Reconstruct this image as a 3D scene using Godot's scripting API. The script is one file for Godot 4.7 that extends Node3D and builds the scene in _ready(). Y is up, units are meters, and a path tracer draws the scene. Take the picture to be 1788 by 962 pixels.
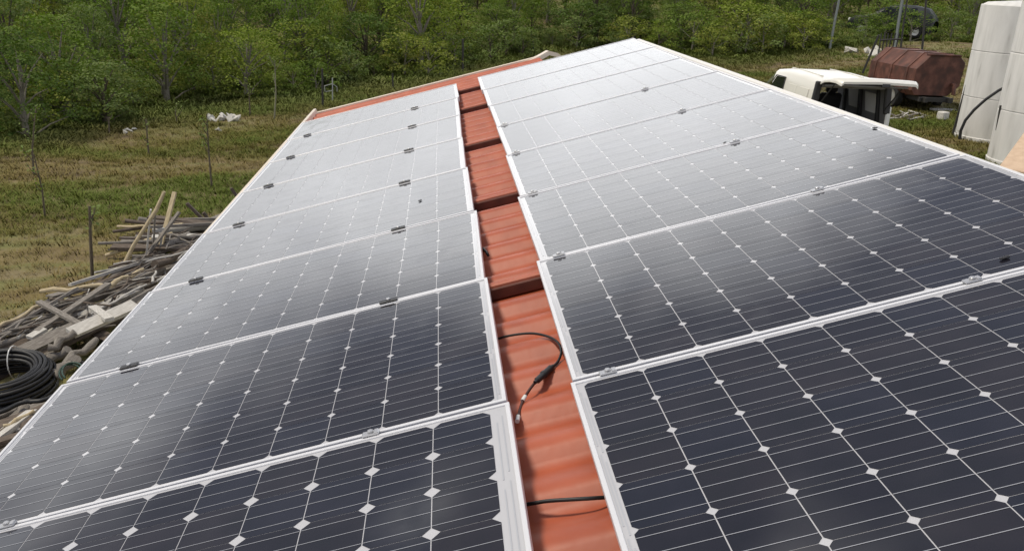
extends Node3D

# ---------------------------------------------------------------- camera numbers
const EYE := Vector3(-0.17856, 1.06959, 3.00352)
const FOCAL := 1524.17           # in pixels of the 1788 wide photograph
const TILT := 16.2               # slope of the shed roof, degrees
var cam_basis := Basis(Vector3(0.995668, 0.048558, 0.079292), Vector3(-0.019631, 0.943356, -0.3312), Vector3(-0.090883, 0.328209, 0.940223)).orthonormalized()
var roof := Transform3D(Basis(Vector3(0, 0, 1), deg_to_rad(TILT)), Vector3.ZERO)
var rng := RandomNumberGenerator.new()
var bumps := FastNoiseLite.new()
var used := {}
var M := {}

# ---------------------------------------------------------------- mesh builder
class Shape:
	var v := PackedVector3Array()
	var n := PackedVector3Array()
	var c := PackedColorArray()
	var t := PackedVector2Array()
	var tint := Color(1, 1, 1)
	func tri(a: Vector3, b: Vector3, d: Vector3, na: Vector3, nb: Vector3, nd: Vector3) -> void:
		if (d - a).cross(b - a).dot(na + nb + nd) < 0.0:
			var k := b; b = d; d = k
			k = nb; nb = nd; nd = k
		v.append(a); v.append(b); v.append(d)
		n.append(na); n.append(nb); n.append(nd)
		for i in 3: c.append(tint)
	func flat(a: Vector3, b: Vector3, d: Vector3, hint: Vector3) -> void:
		var m := (d - a).cross(b - a).normalized()
		if m.dot(hint) < 0: m = -m
		tri(a, b, d, m, m, m)
	func quad(a: Vector3, b: Vector3, d: Vector3, e: Vector3, hint: Vector3) -> void:
		flat(a, b, d, hint); flat(a, d, e, hint)
	func block(xf: Transform3D, s: Vector3, taper := 1.0, jit := 0.0, r: RandomNumberGenerator = null) -> void:
		# a box centred on the frame's origin; taper narrows the +z end
		var p: Array[Vector3] = []
		for k in 8:
			var q := Vector3(-1 if k & 1 == 0 else 1, -1 if k & 2 == 0 else 1, -1 if k & 4 == 0 else 1) * 0.5 * s
			if k & 4: q.x *= taper; q.y *= taper
			if r: q += Vector3(r.randf_range(-jit, jit), r.randf_range(-jit, jit), r.randf_range(-jit, jit))
			p.append(xf * q)
		var o := xf.origin
		for f in [[0, 1, 3, 2], [4, 5, 7, 6], [0, 1, 5, 4], [2, 3, 7, 6], [0, 2, 6, 4], [1, 3, 7, 5]]:
			var m: Vector3 = (p[f[0]] + p[f[1]] + p[f[2]] + p[f[3]]) / 4.0
			quad(p[f[0]], p[f[1]], p[f[2]], p[f[3]], m - o)
	func soft(xf: Transform3D, s: Vector3, b: float) -> void:
		# a box with all edges chamfered by b
		var h := s * 0.5
		for axis in 3:
			var a1 := (axis + 1) % 3
			var a2 := (axis + 2) % 3
			for sg in [-1.0, 1.0]:
				var q: Array[Vector3] = []
				for k in [[-1, -1], [1, -1], [1, 1], [-1, 1]]:
					var w := Vector3.ZERO
					w[axis] = sg * h[axis]; w[a1] = k[0] * (h[a1] - b); w[a2] = k[1] * (h[a2] - b)
					q.append(xf * w)
				var o := Vector3.ZERO
				o[axis] = sg
				quad(q[0], q[1], q[2], q[3], xf.basis * o)
				for sg2 in [-1.0, 1.0]:
					var e: Array[Vector3] = []
					for k in [-1.0, 1.0]:
						var w1 := Vector3.ZERO
						w1[axis] = sg * h[axis]; w1[a1] = sg2 * (h[a1] - b); w1[a2] = k * (h[a2] - b)
						var w2 := w1
						w2[axis] = sg * (h[axis] - b); w2[a1] = sg2 * h[a1]
						e.append(xf * w1); e.append(xf * w2)
					var hn := Vector3.ZERO
					hn[axis] = sg; hn[a1] = sg2
					quad(e[0], e[1], e[3], e[2], xf.basis * hn)
		for sx in [-1.0, 1.0]:
			for sy in [-1.0, 1.0]:
				for sz in [-1.0, 1.0]:
					var g := Vector3(sx, sy, sz)
					flat(xf * (g * Vector3(h.x, h.y - b, h.z - b)), xf * (g * Vector3(h.x - b, h.y, h.z - b)), xf * (g * Vector3(h.x - b, h.y - b, h.z)), xf.basis * g)
	func tube(path: Array, radii: Array, sides := 8, caps := true) -> void:
		var ref := Vector3.UP
		var last: Array[Vector3] = []
		var lastn: Array[Vector3] = []
		var count := path.size()
		var side := Vector3.ZERO
		for i in count:
			var p: Vector3 = path[i]
			var d: Vector3 = (path[mini(i + 1, count - 1)] - path[maxi(i - 1, 0)]).normalized()
			if side == Vector3.ZERO:
				side = d.cross(ref if absf(d.dot(ref)) < 0.9 else Vector3.RIGHT).normalized()
			side = (side - d * side.dot(d)).normalized()
			var up := d.cross(side)
			var r: float = radii[mini(i, radii.size() - 1)]
			var ring: Array[Vector3] = []
			var rn: Array[Vector3] = []
			for k in sides:
				var a := TAU * k / sides
				var m := side * cos(a) + up * sin(a)
				ring.append(p + m * r); rn.append(m)
			if i > 0:
				for k in sides:
					var j := (k + 1) % sides
					tri(last[k], last[j], ring[k], lastn[k], lastn[j], rn[k])
					tri(last[j], ring[j], ring[k], lastn[j], rn[j], rn[k])
			if caps and (i == 0 or i == count - 1):
				for k in sides:
					flat(p, ring[k], ring[(k + 1) % sides], -d if i == 0 else d)
			last = ring; lastn = rn
	func lathe(prof: Array, seg := 24, xf := Transform3D()) -> void:
		# prof: Vector2(radius, height) from bottom to top, outward to the right of travel
		for i in prof.size() - 1:
			var a: Vector2 = prof[i]
			var b: Vector2 = prof[i + 1]
			var d := (b - a).normalized()
			for k in seg:
				var t0 := TAU * k / seg
				var t1 := TAU * (k + 1) / seg
				var d0 := Vector3(cos(t0), 0, sin(t0))
				var d1 := Vector3(cos(t1), 0, sin(t1))
				var n0 := xf.basis * (d0 * d.y + Vector3.UP * -d.x)
				var n1 := xf.basis * (d1 * d.y + Vector3.UP * -d.x)
				var p := [xf * (d0 * a.x + Vector3.UP * a.y), xf * (d1 * a.x + Vector3.UP * a.y), xf * (d1 * b.x + Vector3.UP * b.y), xf * (d0 * b.x + Vector3.UP * b.y)]
				if a.x > 1e-5: tri(p[0], p[1], p[2], n0, n1, n1)
				if b.x > 1e-5: tri(p[0], p[2], p[3], n0, n1, n0)
	func skin(rings: Array, inner := Vector3.ZERO, closed := false) -> void:
		# flat quads between consecutive rings of equal length, facing away from each pair's middle
		for i in rings.size() - 1:
			var a: Array = rings[i]
			var b: Array = rings[i + 1]
			var mid := Vector3.ZERO
			for q in a: mid += q
			for q in b: mid += q
			mid = mid / (a.size() + b.size()) + inner
			for k in (a.size() if closed else a.size() - 1):
				var j := (k + 1) % a.size()
				var m: Vector3 = (a[k] + a[j] + b[k] + b[j]) / 4.0
				quad(a[k], a[j], b[j], b[k], m - mid)
	func round_off(limit := 0.62) -> void:
		# share normals between faces that meet at a blunt angle
		var near := {}
		for i in v.size():
			var k := Vector3i(v[i] * 500.0)
			if not near.has(k): near[k] = []
			near[k].append(i)
		var m := n.duplicate()
		for k in near:
			for i in near[k]:
				var sum := Vector3.ZERO
				for j in near[k]:
					if n[i].dot(n[j]) > limit: sum += n[j]
				m[i] = sum.normalized()
		n = m
	func mesh(mat: Material) -> ArrayMesh:
		var arr := []
		arr.resize(Mesh.ARRAY_MAX)
		arr[Mesh.ARRAY_VERTEX] = v
		arr[Mesh.ARRAY_NORMAL] = n
		arr[Mesh.ARRAY_COLOR] = c
		var out := ArrayMesh.new()
		out.add_surface_from_arrays(Mesh.PRIMITIVE_TRIANGLES, arr)
		out.surface_set_material(0, mat)
		return out

# ---------------------------------------------------------------- naming
func numbered(called: String) -> String:
	var k: int = used.get(called, 0)
	used[called] = k + 1
	return called if k == 0 else "%s_%03d" % [called, k]

func tag(o: Node, label: String, category: String, group := "") -> Node:
	o.set_meta("label", label)
	o.set_meta("category", category)
	if group: o.set_meta("group", group)
	return o

func thing(called: String, label: String, category: String, xf := Transform3D(), group := "") -> Node3D:
	var o := Node3D.new()
	o.name = numbered(called)
	add_child(o, true)
	o.transform = xf
	tag(o, label, category, group)
	return o

func part(called: String, m: Mesh, parent: Node, xf := Transform3D()) -> MeshInstance3D:
	var o := MeshInstance3D.new()
	o.name = called
	o.mesh = m
	parent.add_child(o, true)
	o.transform = xf
	return o

func solo(called: String, m: Mesh, label: String, category: String, xf := Transform3D(), group := "") -> MeshInstance3D:
	var o := part(numbered(called), m, self, xf)
	tag(o, label, category, group)
	return o

func copy_of(o: Node3D, called: String, label: String, category: String, xf: Transform3D, group := "") -> Node3D:
	var d: Node3D = o.duplicate()
	d.name = numbered(called)
	add_child(d, true)
	d.transform = xf
	tag(d, label, category, group)
	return d

# ---------------------------------------------------------------- places
func sight(px: float, py: float) -> Vector3:
	return (cam_basis * Vector3((px - 894.0) / FOCAL, -(py - 481.0) / FOCAL, -1.0)).normalized()

func at_distance(px: float, py: float, d: float) -> Vector3:
	var r := sight(px, py)
	return EYE + r * d / Vector2(r.x, r.z).length()

func far_from_eye(p: Vector3) -> float:
	return Vector2(p.x - EYE.x, p.z - EYE.z).length()

func wood_edge(x: float, z: float) -> float:
	# distance at which the forest begins, by direction
	var az := rad_to_deg(atan2(x - EYE.x, -(z - EYE.z)))
	if az > 90.0 or az < -90.0: return 60.0
	var t := [[-40.0, 24.0], [-27.4, 25.4], [-24.2, 26.2], [-22.0, 27.0], [-16.2, 29.0], [-11.9, 29.2], [-7.3, 30.2], [-2.2, 32.2], [1.7, 35.5], [6.1, 40.0], [10.4, 41.6], [15.1, 40.0], [19.0, 38.6], [22.7, 40.0], [27.5, 47.0], [32.4, 50.0], [60.0, 55.0]]
	if az <= t[0][0]: return t[0][1]
	for i in t.size() - 1:
		if az < t[i + 1][0]: return lerpf(t[i][1], t[i + 1][1], (az - t[i][0]) / (t[i + 1][0] - t[i][0])) + 0.5 * sin(az * 0.9)
	return 55.0

func land(x: float, z: float) -> float:
	var d := Vector2(x - EYE.x, z - EYE.z).length()
	var y := -2.95 + 0.065 * clampf(x, -18.0, 22.0) + 0.012 * clampf(d - 8.0, 0.0, 60.0)
	var over := d - wood_edge(x, z)
	if over > 0: y += 0.055 * minf(over, 60.0) + 0.01 * clampf(over - 60.0, 0.0, 400.0)
	if d < 80: y += 0.05 * bumps.get_noise_2d(x * 3.0, z * 3.0) + 0.10 * bumps.get_noise_2d(x, z)
	return y

func ground_at(px: float, py: float, lift := 0.0) -> Vector3:
	var r := sight(px, py)
	var t := 2.0
	while t < 150.0:
		var p := EYE + r * t
		if p.y < land(p.x, p.z) + lift: return p
		t += 0.02
	return EYE + r * 60.0

func on_roof(px: float, py: float, w: float) -> Vector3:
	# local roof coordinates (x across, y up from the sheet, z towards the camera)
	var e := roof.affine_inverse() * EYE
	var r := roof.basis.inverse() * sight(px, py)
	return e + r * (w - e.y) / r.y

func along(a: Vector3, b: Vector3, roll := 0.0) -> Transform3D:
	# a frame at the middle of a-b with z along it
	var z := (b - a).normalized()
	var x := Vector3.UP.cross(z)
	x = Vector3.RIGHT if x.length() < 0.01 else x.normalized()
	return Transform3D(Basis(x, z.cross(x), z).rotated(z, roll), (a + b) * 0.5)

# ---------------------------------------------------------------- materials
func plain(col: Color, rough := 0.6, metal := 0.0) -> StandardMaterial3D:
	var m := StandardMaterial3D.new()
	m.albedo_color = col.linear_to_srgb()
	m.roughness = rough
	m.metallic = metal
	return m

func noise_tex(freq: float, cols: Array, seed_: int, size := 512, octaves := 5) -> NoiseTexture2D:
	var f := FastNoiseLite.new()
	f.noise_type = FastNoiseLite.TYPE_SIMPLEX_SMOOTH
	f.frequency = freq
	f.fractal_octaves = octaves
	f.seed = seed_
	var g := Gradient.new()
	var offs := PackedFloat32Array()
	var cc := PackedColorArray()
	for q in cols:
		offs.append(q[0]); cc.append((q[1] as Color).linear_to_srgb())
	g.offsets = offs
	g.colors = cc
	var t := NoiseTexture2D.new()
	t.width = size; t.height = size
	t.seamless = true
	t.noise = f
	t.color_ramp = g
	return t

func bump_tex(freq: float, seed_: int, strength := 4.0, size := 512) -> NoiseTexture2D:
	var f := FastNoiseLite.new()
	f.frequency = freq
	f.fractal_octaves = 4
	f.seed = seed_
	var t := NoiseTexture2D.new()
	t.width = size; t.height = size
	t.seamless = true
	t.as_normal_map = true
	t.bump_strength = strength
	t.noise = f
	return t

func worn(freq: float, cols: Array, seed_: int, scale: Vector3, rough := 0.8, world := true, bump := 0.0) -> StandardMaterial3D:
	var m := plain(Color(1, 1, 1), rough)
	m.albedo_texture = noise_tex(freq, cols, seed_)
	m.uv1_triplanar = true
	m.uv1_world_triplanar = world
	m.uv1_scale = scale
	if bump > 0:
		m.normal_enabled = true
		m.normal_texture = bump_tex(freq * 2.0, seed_ + 7, bump)
	return m

func make_materials() -> void:
	M.frame = plain(Color(0.64, 0.64, 0.66), 0.4, 0.2)
	M.sheet = plain(Color(0.46, 0.46, 0.48), 1.0)
	M.bus = plain(Color(0.32, 0.33, 0.36), 1.0)
	var film := noise_tex(0.012, [[0.2, Color(0.0033, 0.0033, 0.0033)], [0.55, Color(0.0062, 0.0062, 0.0062)], [0.8, Color(0.0150, 0.0150, 0.0150)]], 41, 512, 6)
	M.cells = []
	for q in [Color(0.82, 0.78, 0.80), Color(1.0, 0.95, 0.92), Color(1.12, 1.0, 0.92), Color(0.92, 0.96, 1.05)]:
		M.cells.append(worn(0.01, [[0.25, Color(0.012 * q.r, 0.013 * q.g, 0.019 * q.b)], [0.75, Color(0.018 * q.r, 0.018 * q.g, 0.025 * q.b)]], 11, Vector3(0.9, 0.9, 0.9), 1.0))
	M.cell = M.cells[1]
	for m in M.cells + [M.sheet, M.bus]:
		m.metallic_specular = 0.54
		m.uv1_triplanar = true
		m.uv1_world_triplanar = true
		m.uv1_scale = Vector3(0.9, 0.9, 0.9)
		m.roughness_texture = film
		m.roughness_texture_channel = BaseMaterial3D.TEXTURE_CHANNEL_RED
	M.ribbon = plain(Color(0.40, 0.41, 0.44), 0.07)
	M.black = plain(Color(0.02, 0.02, 0.022), 0.45)
	M.rubber = plain(Color(0.012, 0.012, 0.013), 0.5)
	M.steel = plain(Color(0.50, 0.50, 0.51), 0.35, 0.7)
	M.red = worn(0.012, [[0.2, Color(0.32, 0.072, 0.031)], [0.5, Color(0.39, 0.088, 0.037)], [0.8, Color(0.44, 0.106, 0.047)]], 3, Vector3(0.7, 0.7, 0.7), 0.5, true, 0.6)
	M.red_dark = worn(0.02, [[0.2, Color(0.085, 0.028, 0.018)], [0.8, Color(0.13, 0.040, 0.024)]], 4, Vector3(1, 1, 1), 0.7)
	M.pale_trim = plain(Color(0.66, 0.64, 0.60), 0.5)
	M.cream = plain(Color(0.66, 0.58, 0.48), 0.5)
	M.plaster = worn(0.015, [[0.2, Color(0.42, 0.40, 0.36)], [0.7, Color(0.55, 0.53, 0.49)]], 5, Vector3(0.5, 0.5, 0.5), 0.9, true, 2.0)
	M.concrete = worn(0.010, [[0.05, Color(0.38, 0.37, 0.35)], [0.26, Color(0.58, 0.57, 0.55)], [0.75, Color(0.68, 0.67, 0.65)]], 6, Vector3(0.9, 0.12, 0.9), 0.85, true, 1.0)
	M.soil = worn(0.008, [[0.22, Color(0.10, 0.07, 0.036)], [0.40, Color(0.19, 0.142, 0.062)], [0.52, Color(0.17, 0.145, 0.055)], [0.64, Color(0.15, 0.15, 0.045)], [0.82, Color(0.19, 0.15, 0.075)]], 8, Vector3(0.07, 0.11, 0.15), 0.95, true, 5.0)
	M.pale_wood = worn(0.02, [[0.2, Color(0.34, 0.27, 0.16)], [0.8, Color(0.52, 0.44, 0.30)]], 21, Vector3(9, 9, 0.9), 0.85, false)
	M.grey_wood = worn(0.02, [[0.2, Color(0.12, 0.105, 0.09)], [0.8, Color(0.29, 0.265, 0.235)]], 22, Vector3(9, 9, 0.8), 0.9, false)
	M.brown_wood = worn(0.02, [[0.2, Color(0.06, 0.045, 0.035)], [0.8, Color(0.16, 0.125, 0.095)]], 23, Vector3(9, 9, 0.8), 0.9, false)
	M.white_wood = worn(0.02, [[0.2, Color(0.36, 0.34, 0.31)], [0.8, Color(0.58, 0.56, 0.52)]], 24, Vector3(8, 8, 0.8), 0.85, false)
	M.bark = worn(0.03, [[0.2, Color(0.045, 0.035, 0.025)], [0.8, Color(0.12, 0.095, 0.07)]], 25, Vector3(3, 1, 3), 0.95)
	M.bark_pale = worn(0.03, [[0.2, Color(0.10, 0.09, 0.07)], [0.8, Color(0.22, 0.20, 0.16)]], 27, Vector3(3, 1, 3), 0.95)
	M.twig = worn(0.03, [[0.2, Color(0.07, 0.055, 0.038)], [0.8, Color(0.14, 0.115, 0.08)]], 26, Vector3(3, 1, 3), 0.95)
	M.post_dark = plain(Color(0.028, 0.026, 0.024), 0.7)
	M.post_pale = plain(Color(0.34, 0.35, 0.33), 0.7)
	M.post_steel = plain(Color(0.20, 0.22, 0.22), 0.5, 0.4)
	M.van_paint = plain(Color(0.66, 0.64, 0.57), 0.32)
	M.van_paint.clearcoat_enabled = true
	M.trim_dark = plain(Color(0.018, 0.018, 0.02), 0.55)
	M.trim_grey = plain(Color(0.20, 0.20, 0.205), 0.7)
	M.glass = plain(Color(0.30, 0.34, 0.33), 0.03)
	M.glass.albedo_color.a = 0.25
	M.glass.transparency = BaseMaterial3D.TRANSPARENCY_ALPHA
	M.dark_glass = plain(Color(0.012, 0.014, 0.014), 0.04)
	M.lamp_red = plain(Color(0.35, 0.02, 0.015), 0.15)
	M.lamp_white = plain(Color(0.72, 0.72, 0.70), 0.15)
	M.tyre = plain(Color(0.014, 0.014, 0.014), 0.85)
	M.rust = worn(0.008, [[0.2, Color(0.050, 0.020, 0.013)], [0.5, Color(0.095, 0.033, 0.021)], [0.8, Color(0.15, 0.060, 0.040)]], 31, Vector3(0.6, 0.6, 0.6), 0.7, true, 0.6)
	M.car_paint = plain(Color(0.006, 0.009, 0.010), 0.5)
	M.green_hose = plain(Color(0.014, 0.045, 0.030), 0.5)
	M.rubble = worn(0.03, [[0.2, Color(0.42, 0.40, 0.36)], [0.8, Color(0.70, 0.68, 0.63)]], 33, Vector3(2, 2, 2), 0.95)
	M.tan = worn(0.02, [[0.2, Color(0.50, 0.36, 0.25)], [0.8, Color(0.60, 0.45, 0.32)]], 34, Vector3(0.7, 0.7, 0.7), 0.85, true, 1.0)
	M.leaf = []
	for q in [Color(0.155, 0.215, 0.046), Color(0.225, 0.275, 0.052), Color(0.105, 0.155, 0.040), Color(0.185, 0.235, 0.080), Color(0.245, 0.270, 0.060)]:
		var m := plain(q, 0.7)
		m.metallic_specular = 0.2
		m.vertex_color_use_as_albedo = true
		m.backlight_enabled = true
		m.backlight = Color(0.7, 0.8, 0.35)
		M.leaf.append(m)
	M.grass = plain(Color(1, 1, 1), 0.85)
	M.grass.metallic_specular = 0.2
	M.grass.vertex_color_use_as_albedo = true
	M.grass.backlight_enabled = true
	M.grass.backlight = Color(0.3, 0.3, 0.15)

# ---------------------------------------------------------------- sky
func make_sky() -> PanoramaSkyMaterial:
	var w := 768
	var h := 384
	var im := Image.create(w, h, false, Image.FORMAT_RGBF)
	var f := FastNoiseLite.new()
	f.seed = 5
	f.frequency = 1.3
	f.fractal_octaves = 5
	var g := FastNoiseLite.new()
	g.seed = 9
	g.frequency = 3.2
	g.fractal_octaves = 4
	for y in h:
		var el := (0.5 - (y + 0.5) / h) * PI
		var deg := rad_to_deg(el)
		for x in w:
			var az := wrapf((x + 0.5) / w * TAU, -PI, PI)   # 0 is straight ahead, -z
			if deg < -2.0:
				im.set_pixel(x, y, Color(0.20, 0.19, 0.14))
				continue
			var d := Vector3(sin(az) * cos(el), sin(el), -cos(az) * cos(el))
			var s := Vector3(d.x, d.y * 1.9, d.z)
			var a := f.get_noise_3dv(s)
			var b := g.get_noise_3dv(s * 1.3)
			# a bright bank of cloud low down all round, broken cloud over blue above it
			var edge := 16.8 + 6.0 * tanh((rad_to_deg(az) + 10.0) / 8.0) * smoothstep(-0.2, 0.6, cos(az))
			var bank := 1.0 - smoothstep(edge - 4.0, edge + 5.0, deg + a * 5.0 + b * 4.0)
			var high := smoothstep(0.10, 0.50, a + 0.35 * b + 0.42 * smoothstep(38.0, 75.0, deg) - 0.16)
			var blue := Color(0.26, 0.28, 0.35).lerp(Color(0.20, 0.24, 0.35), smoothstep(20, 80, deg))
			var col := blue.lerp(Color(0.95, 0.96, 1.0), high)
			var white := (1.80 + 0.35 * b) * lerpf(0.62, 1.0, smoothstep(3.0, 13.0, deg))
			col = col.lerp(Color(white * 0.99, white, white * 1.02), bank)
			im.set_pixel(x, y, col)
	var m := PanoramaSkyMaterial.new()
	m.panorama = ImageTexture.create_from_image(im)
	return m

# ---------------------------------------------------------------- solar panels
const PW := 1.61
const PD := 0.95
func cell_shape(s: Shape, at: Vector3, cw: float, cd: float, cut: float) -> void:
	var hw := cw / 2
	var hd := cd / 2
	var p: Array[Vector3] = []
	for q in [[-hw + cut, -hd], [hw - cut, -hd], [hw, -hd + cut], [hw, hd - cut], [hw - cut, hd], [-hw + cut, hd], [-hw, hd - cut], [-hw, -hd + cut]]:
		p.append(at + Vector3(q[0], 0, q[1]))
	for k in 8:
		s.flat(at, p[k], p[(k + 1) % 8], Vector3.UP)

func make_panel(cut: float, margin_x: float, joined: bool) -> Node3D:
	var t := thing("solar_panel", "", "solar panel")
	var f := Shape.new()
	var prof := [Vector2(0, 0), Vector2(0, 0.0385), Vector2(0.0012, 0.04), Vector2(0.0105, 0.04), Vector2(0.0115, 0.039), Vector2(0.0115, 0.030)]
	var hx := PW / 2
	var hz := PD / 2
	for i in prof.size() - 1:
		var a: Vector2 = prof[i]
		var b: Vector2 = prof[i + 1]
		for k in 4:
			var o: Vector3 = [Vector3(0, 0, -1), Vector3(1, 0, 0), Vector3(0, 0, 1), Vector3(-1, 0, 0)][k]
			var c0: Vector2 = [Vector2(-1, -1), Vector2(1, -1), Vector2(1, 1), Vector2(-1, 1)][k]
			var c1: Vector2 = [Vector2(1, -1), Vector2(1, 1), Vector2(-1, 1), Vector2(-1, -1)][k]
			f.quad(Vector3(c0.x * (hx - a.x), a.y, c0.y * (hz - a.x)), Vector3(c1.x * (hx - a.x), a.y, c1.y * (hz - a.x)), Vector3(c1.x * (hx - b.x), b.y, c1.y * (hz - b.x)), Vector3(c0.x * (hx - b.x), b.y, c0.y * (hz - b.x)), o * (b.y - a.y) + Vector3.UP * (b.x - a.x))
	part("frame", f.mesh(M.frame), t)
	var s := Shape.new()
	s.quad(Vector3(-hx + 0.01, 0.036, -hz + 0.01), Vector3(hx - 0.01, 0.036, -hz + 0.01), Vector3(hx - 0.01, 0.036, hz - 0.01), Vector3(-hx + 0.01, 0.036, hz - 0.01), Vector3.UP)
	s.quad(Vector3(-hx + 0.01, 0.031, -hz + 0.01), Vector3(hx - 0.01, 0.031, -hz + 0.01), Vector3(hx - 0.01, 0.031, hz - 0.01), Vector3(-hx + 0.01, 0.031, hz - 0.01), Vector3.DOWN)
	part("backsheet", s.mesh(M.sheet), t)
	var px := (PW - 2 * margin_x) / 10.0
	var pz := (PD - 2 * 0.0185) / 6.0
	var one := Shape.new()
	if not joined: cell_shape(one, Vector3.ZERO, px - 0.0026, pz - 0.0016, cut)
	var cms := []
	if not joined:
		for q in M.cells: cms.append(one.mesh(q))
	for i in 10:
		for j in 6:
			var at := Vector3((i - 4.5) * px, 0.0368, (j - 2.5) * pz)
			if joined: cell_shape(one, at, px - 0.0026, pz - 0.0016, cut)
			else: part("cell", cms[(i * 7 + j * 5 + (i * j) % 3) % 4], t, Transform3D(Basis(), at))
	if joined:
		part("cell_grid", one.mesh(M.cell), t).set_meta("kind", "stuff")
	var b := Shape.new()
	for j in 6:
		for q in [-1.0, 0.0, 1.0]:
			var z: float = (j - 2.5 + q / 3.0) * pz
			for i in 10:
				var x0 := (i - 5) * px + 0.002
				b.quad(Vector3(x0, 0.0376, z - 0.00085), Vector3(x0 + px - 0.004, 0.0376, z - 0.00085), Vector3(x0 + px - 0.004, 0.0376, z + 0.00085), Vector3(x0, 0.0376, z + 0.00085), Vector3.UP)
	part("busbar_lines", b.mesh(M.bus), t).set_meta("kind", "stuff")
	if not joined:
		for sg in [-1.0, 1.0]:
			for k in 2:
				var e := Shape.new()
				var x: float = sg * (hx - 0.0115 - (margin_x - 0.0115) * (0.3 + 0.36 * k))
				for q in 3:
					var z0 := (q - 1.5) * PD * 0.31 + 0.02 + 0.03 * k
					e.block(Transform3D(Basis(), Vector3(x, 0.0366, z0 + PD * 0.14)), Vector3(0.0032, 0.0012, PD * 0.27))
				part("end_ribbon", e.mesh(M.ribbon), t)
	return t

func build_panels() -> void:
	var big := make_panel(0.0185, 0.052, false)
	var near := make_panel(0.0112, 0.030, false)
	var far := make_panel(0.0105, 0.030, true)
	var lv := [-1.93, -0.955, 0.022]
	var rv := [-1.94, -0.945, 0.055]
	for k in 6:
		lv.append(0.022 + 0.955 * (k + 1)); rv.append(0.055 + 0.961 * (k + 1))
	var lin := [0.027, 0.026, 0.019, 0.015, 0.003, 0.0, 0.006, 0.015, 0.028]
	var lout := [-1.61, -1.60, -1.594, -1.568, -1.555, -1.540, -1.530, -1.535, -1.56]
	var rin := [0.19, 0.20, 0.219, 0.235, 0.243, 0.252, 0.246, 0.240, 0.232]
	var rout := [1.85, 1.85, 1.848, 1.826, 1.818, 1.802, 1.805, 1.818, 1.838]
	var nth := ["nearest", "second", "third", "fourth", "fifth", "sixth", "seventh", "farthest"]
	var taken := {}
	for side in 2:
		var v: Array = lv if side == 0 else rv
		var a: Array = lout if side == 0 else rin
		var b: Array = lin if side == 0 else rout
		for k in 8:
			var proto: Node3D = big if side == 0 and k == 0 else near if k < 4 else far
			var w: float = (b[k] + b[k + 1] - a[k] - a[k + 1]) / 2
			var d: float = v[k + 1] - v[k]
			var cx: float = (a[k] + a[k + 1] + b[k] + b[k + 1]) / 4
			var yaw: float = ((a[k + 1] - a[k]) + (b[k + 1] - b[k])) / 2 / d
			var local := Transform3D(Basis(Vector3.UP, -yaw) * Basis.from_scale(Vector3(w / PW, 1, (d - 0.009) / PD)), Vector3(cx, -0.04, -(v[k] + v[k + 1]) / 2))
			var row := "row left of the red roof gap" if side == 0 else "row right of the red roof gap"
			var label: String = "%s solar panel from the camera in the %s" % [nth[k], row]
			if side == 0 and k == 0: label = "nearest solar panel left of the red gap, with large white diamonds between its cells"
			if taken.has(proto): copy_of(proto, "solar_panel", label, "solar panel", roof * local, "solar panels on the shed roof")
			else:
				taken[proto] = true
				proto.transform = roof * local
				tag(proto, label, "solar panel", "solar panels on the shed roof")
	# clamps over the joints
	var cl := thing("panel_clamp", "", "clamp")
	var s := Shape.new()
	s.soft(Transform3D(Basis(), Vector3(0, 0.004, 0)), Vector3(0.068, 0.007, 0.030), 0.0025)
	part("plate", s.mesh(M.black), cl)
	s = Shape.new()
	s.lathe([Vector2(0.0085, 0.008), Vector2(0.0085, 0.012), Vector2(0.0065, 0.014), Vector2(0, 0.014)], 10)
	part("bolt", s.mesh(M.steel), cl)
	var sl := thing("panel_clamp", "", "clamp")
	s = Shape.new()
	s.soft(Transform3D(Basis(), Vector3(0, 0.003, 0)), Vector3(0.046, 0.006, 0.024), 0.002)
	s.soft(Transform3D(Basis(), Vector3(0.016, 0.007, 0)), Vector3(0.012, 0.004, 0.020), 0.0015)
	part("plate", s.mesh(M.steel), sl)
	s = Shape.new()
	s.lathe([Vector2(0.008, 0.006), Vector2(0.008, 0.011), Vector2(0.006, 0.013), Vector2(0, 0.013)], 10)
	part("bolt", s.mesh(M.steel), sl)
	var ord := ["first", "second", "third", "fourth", "fifth", "sixth", "farthest"]
	var seen_black := false
	var seen_silver := false
	for k in 7:
		for q in 4:
			var left: bool = q < 2
			if not left and k > 4: continue
			var u: float = [-1.335 - 0.004 * k, -0.345 - 0.006 * k, 0.30, 1.29][q]
			var vv: float = (lv if left else rv)[k + 1]
			var silver: bool = not left or k == 0
			var label := "%s clamp on the %s joint of the %s row, %s" % ["silver" if silver else "black", ord[k], "left" if left else "right", ["field side", "gap side", "gap side", "van side"][q]]
			var xf := roof * Transform3D(Basis(), Vector3(u, 0.0005, -vv))
			var grp := "clamps holding down the solar panels"
			var proto := sl if silver else cl
			if (silver and seen_silver) or (not silver and seen_black): copy_of(proto, "panel_clamp", label, "clamp", xf, grp)
			else:
				proto.transform = xf
				tag(proto, label, "clamp", grp)
				if silver: seen_silver = true
				else: seen_black = true
	for q in 4:
		var u: float = [-1.33, -0.35, 0.33, 1.50][q]
		s = Shape.new()
		s.soft(Transform3D(Basis(), Vector3(u, -0.061, -1.9)), Vector3(0.04, 0.038, 7.7), 0.003)
		solo("mounting_rail", s.mesh(M.steel), "aluminium rail under the solar panels, %s from the left eave" % ["first", "second", "third", "fourth"][q], "rail", roof, "rails under the solar panels")

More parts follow.
